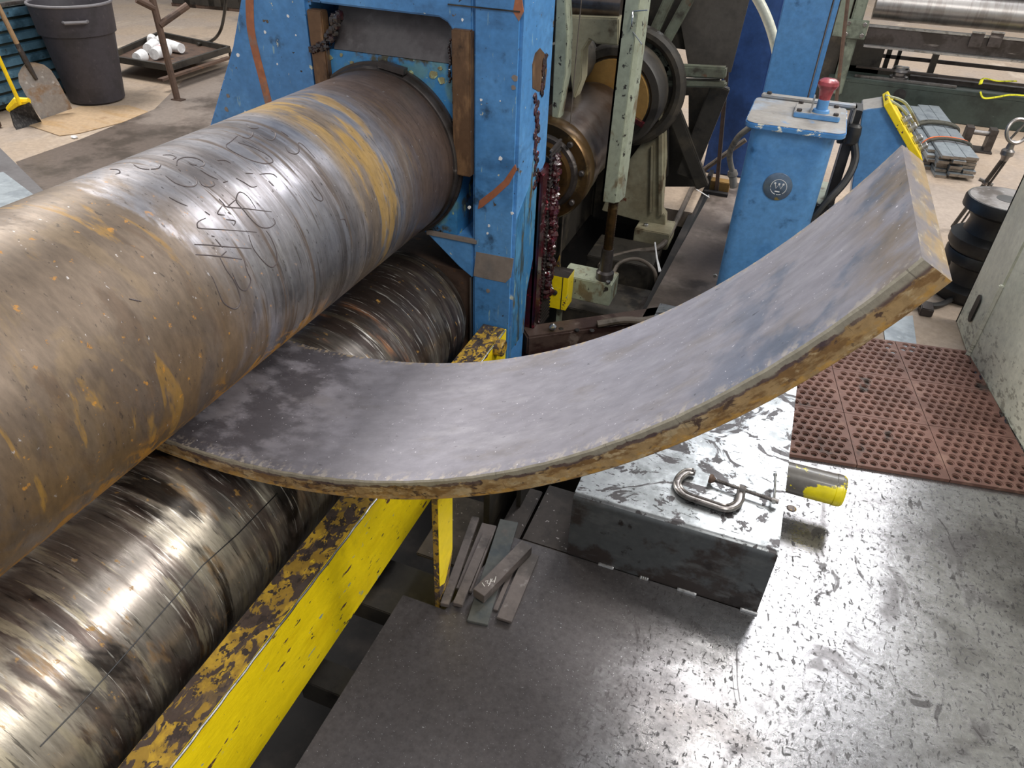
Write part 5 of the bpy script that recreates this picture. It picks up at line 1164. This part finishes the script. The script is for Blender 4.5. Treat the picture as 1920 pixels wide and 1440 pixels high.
# grey beam in left foreground
zI = .42
p = [Vector(P(a, b, 'z', zI)) for a, b in ((-60, 262), (-8, 268), (84, 358), (-40, 450))]
o = obj('steel_block', MB().prism([(v.x, v.y) for v in p], 'z', .0, zI), M['slate'], bevel=.006)
tag(o, 'dark grey steel block at the left edge beyond the top roll', 'block')
obj('light_strip', MB().obox(Vector(P(-30, 330, 'z', zI + .0012)), Vector(P(40, 385, 'z', zI + .0012)), .16, .002), M['bundle'], o)
# rusty low table with bottles
tb2 = thing('rusty_tray_table', (-4.9, 4.8, 0), 'low rusty steel tray table with bent legs left of the blue frame', 'table')
zT = .15
crn = [Vector(P(a, b, 'z', zT)) for a, b in ((200, 108), (318, 127), (430, 92), (300, 64))]
for i in range(4): obj('rim', MB().obox(crn[i], crn[(i + 1) % 4], .03, .05), M['castdark'], tb2)
obj('tray', MB().prism([(v.x, v.y) for v in crn], 'z', zT - .03, zT - .02), M['rusty'], tb2)
lg = Vector(P(333, 188, 'z', .0)); ltop = Vector(P(281, -20, 'y', lg.y))
obj('leg', MB().tube([lg, ltop], .026, 10), M['rusty'], tb2, smooth=True, label='thick rusty pipe leg')
obj('leg_foot', MB().box(lg.x - .04, lg.x + .06, lg.y - .03, lg.y + .03, 0, .012), M['rusty'], tb2)
q = Vector(P(300, 47, 'y', lg.y)); obj('brace', MB().tube([q, P(352, 10, 'y', lg.y + .2)], .026, 10).tube([P(256, -2, 'y', lg.y - .1), P(290, 15, 'y', lg.y)], .028, 10), M['rusty'], tb2, smooth=True)
hs = spline([P(424, -10, 'y', crn[2].y), P(420, 30, 'y', crn[2].y), P(412, 60, 'y', crn[2].y), P(396, 77, 'z', zT), P(370, 83, 'z', zT)], 6)
obj('bent_bar', MB().tube(hs, .014, 8), M['castdark'], tb2, smooth=True)
for c_i in (0, 2, 3): obj('leg', MB().tube([crn[c_i], crn[c_i] * 1 - Vector((0, 0, zT))], .015, 8), M['castdark'], tb2, smooth=True)
obj('lower_shelf', MB().obox(P(300, 150, 'z', .1), P(430, 108, 'z', .1), .05, .02), M['rusty'], tb2)
def bottle(a, b, dx, dy, L, r, label, ring=False):
    c = Vector(P(a, b, 'z', zT + .03 )); dv = -Vector((dx, dy, 0)).normalized()
    t = thing('white_cup', tuple(c - Vector((0, 0, r))), label, 'cup', 'white cups on the rusty table')
    c.z = zT - .02 + r
    obj('cup_body', MB().lathe(c, dv, [(-L / 2, r * .8), (L * .2, r), (L / 2 - .008, r * 1.02), (L / 2, r * 1.06), (L / 2, r * .92), (-L * .3, r * .75)], 24), M['white'], t, smooth=True)
    if ring: obj('red_ring', MB().lathe(c, dv, [(-L * .02, r * .955), (L * .02, r * .97)], 24, caps=False), M['redink'], t)
bottle(300, 99, .25, -1, .20, .058, 'white foam cup with red ring lying nearest the pipe leg', True)
bottle(262, 106, .2, -1, .10, .050, 'short white cup at the left corner of the rusty tray', False)
bottle(327, 88, 1, -.2, .20, .052, 'white cup lying right of the pipe leg', False)
bottle(283, 88, .4, -1, .16, .052, 'white cup behind the red ringed one', False)
bottle(300, 80, .5, -.7, .14, .05, 'white cup at the back of the pile', False)
bottle(283, 72, .5, -.7, .09, .04, 'small dull cup at the far side of the tray', False)
# dark shelving far behind
a_ = P(330, 12, 'z', 0); b_ = P(445, 22, 'z', 0)
dd = (Vector(b_) - Vector(a_)); dn = dd.normalized(); pn = Vector((-dn.y, dn.x, 0))
for i in range(5):
    c_ = Vector(a_) + dd * (i + .5) / 5
    lb = ('dark far crate nearest the trash can', 'dark far crate second from the left behind the rusty table', 'middle dark far crate behind the rusty table', 'dark far crate second from the blue frame', 'dark far crate closest to the blue frame')[i]
    t = thing('crate', tuple(c_), lb, 'crate', 'dark crates far behind the rusty table')
    obj('crate_body', MB().obox(c_ - dn * .14 + pn * .2 + Vector((0, 0, .25)), c_ + dn * .14 + pn * .2 + Vector((0, 0, .25)), .4, .46 + .08 * (i % 2)), M['castdark'], t, bevel=.01)
    obj('runner', MB().obox(c_ - dn * .15 + pn * .02 + Vector((0, 0, .02)), c_ + dn * .15 + pn * .02 + Vector((0, 0, .02)), .04, .04), M['rusty'], t)
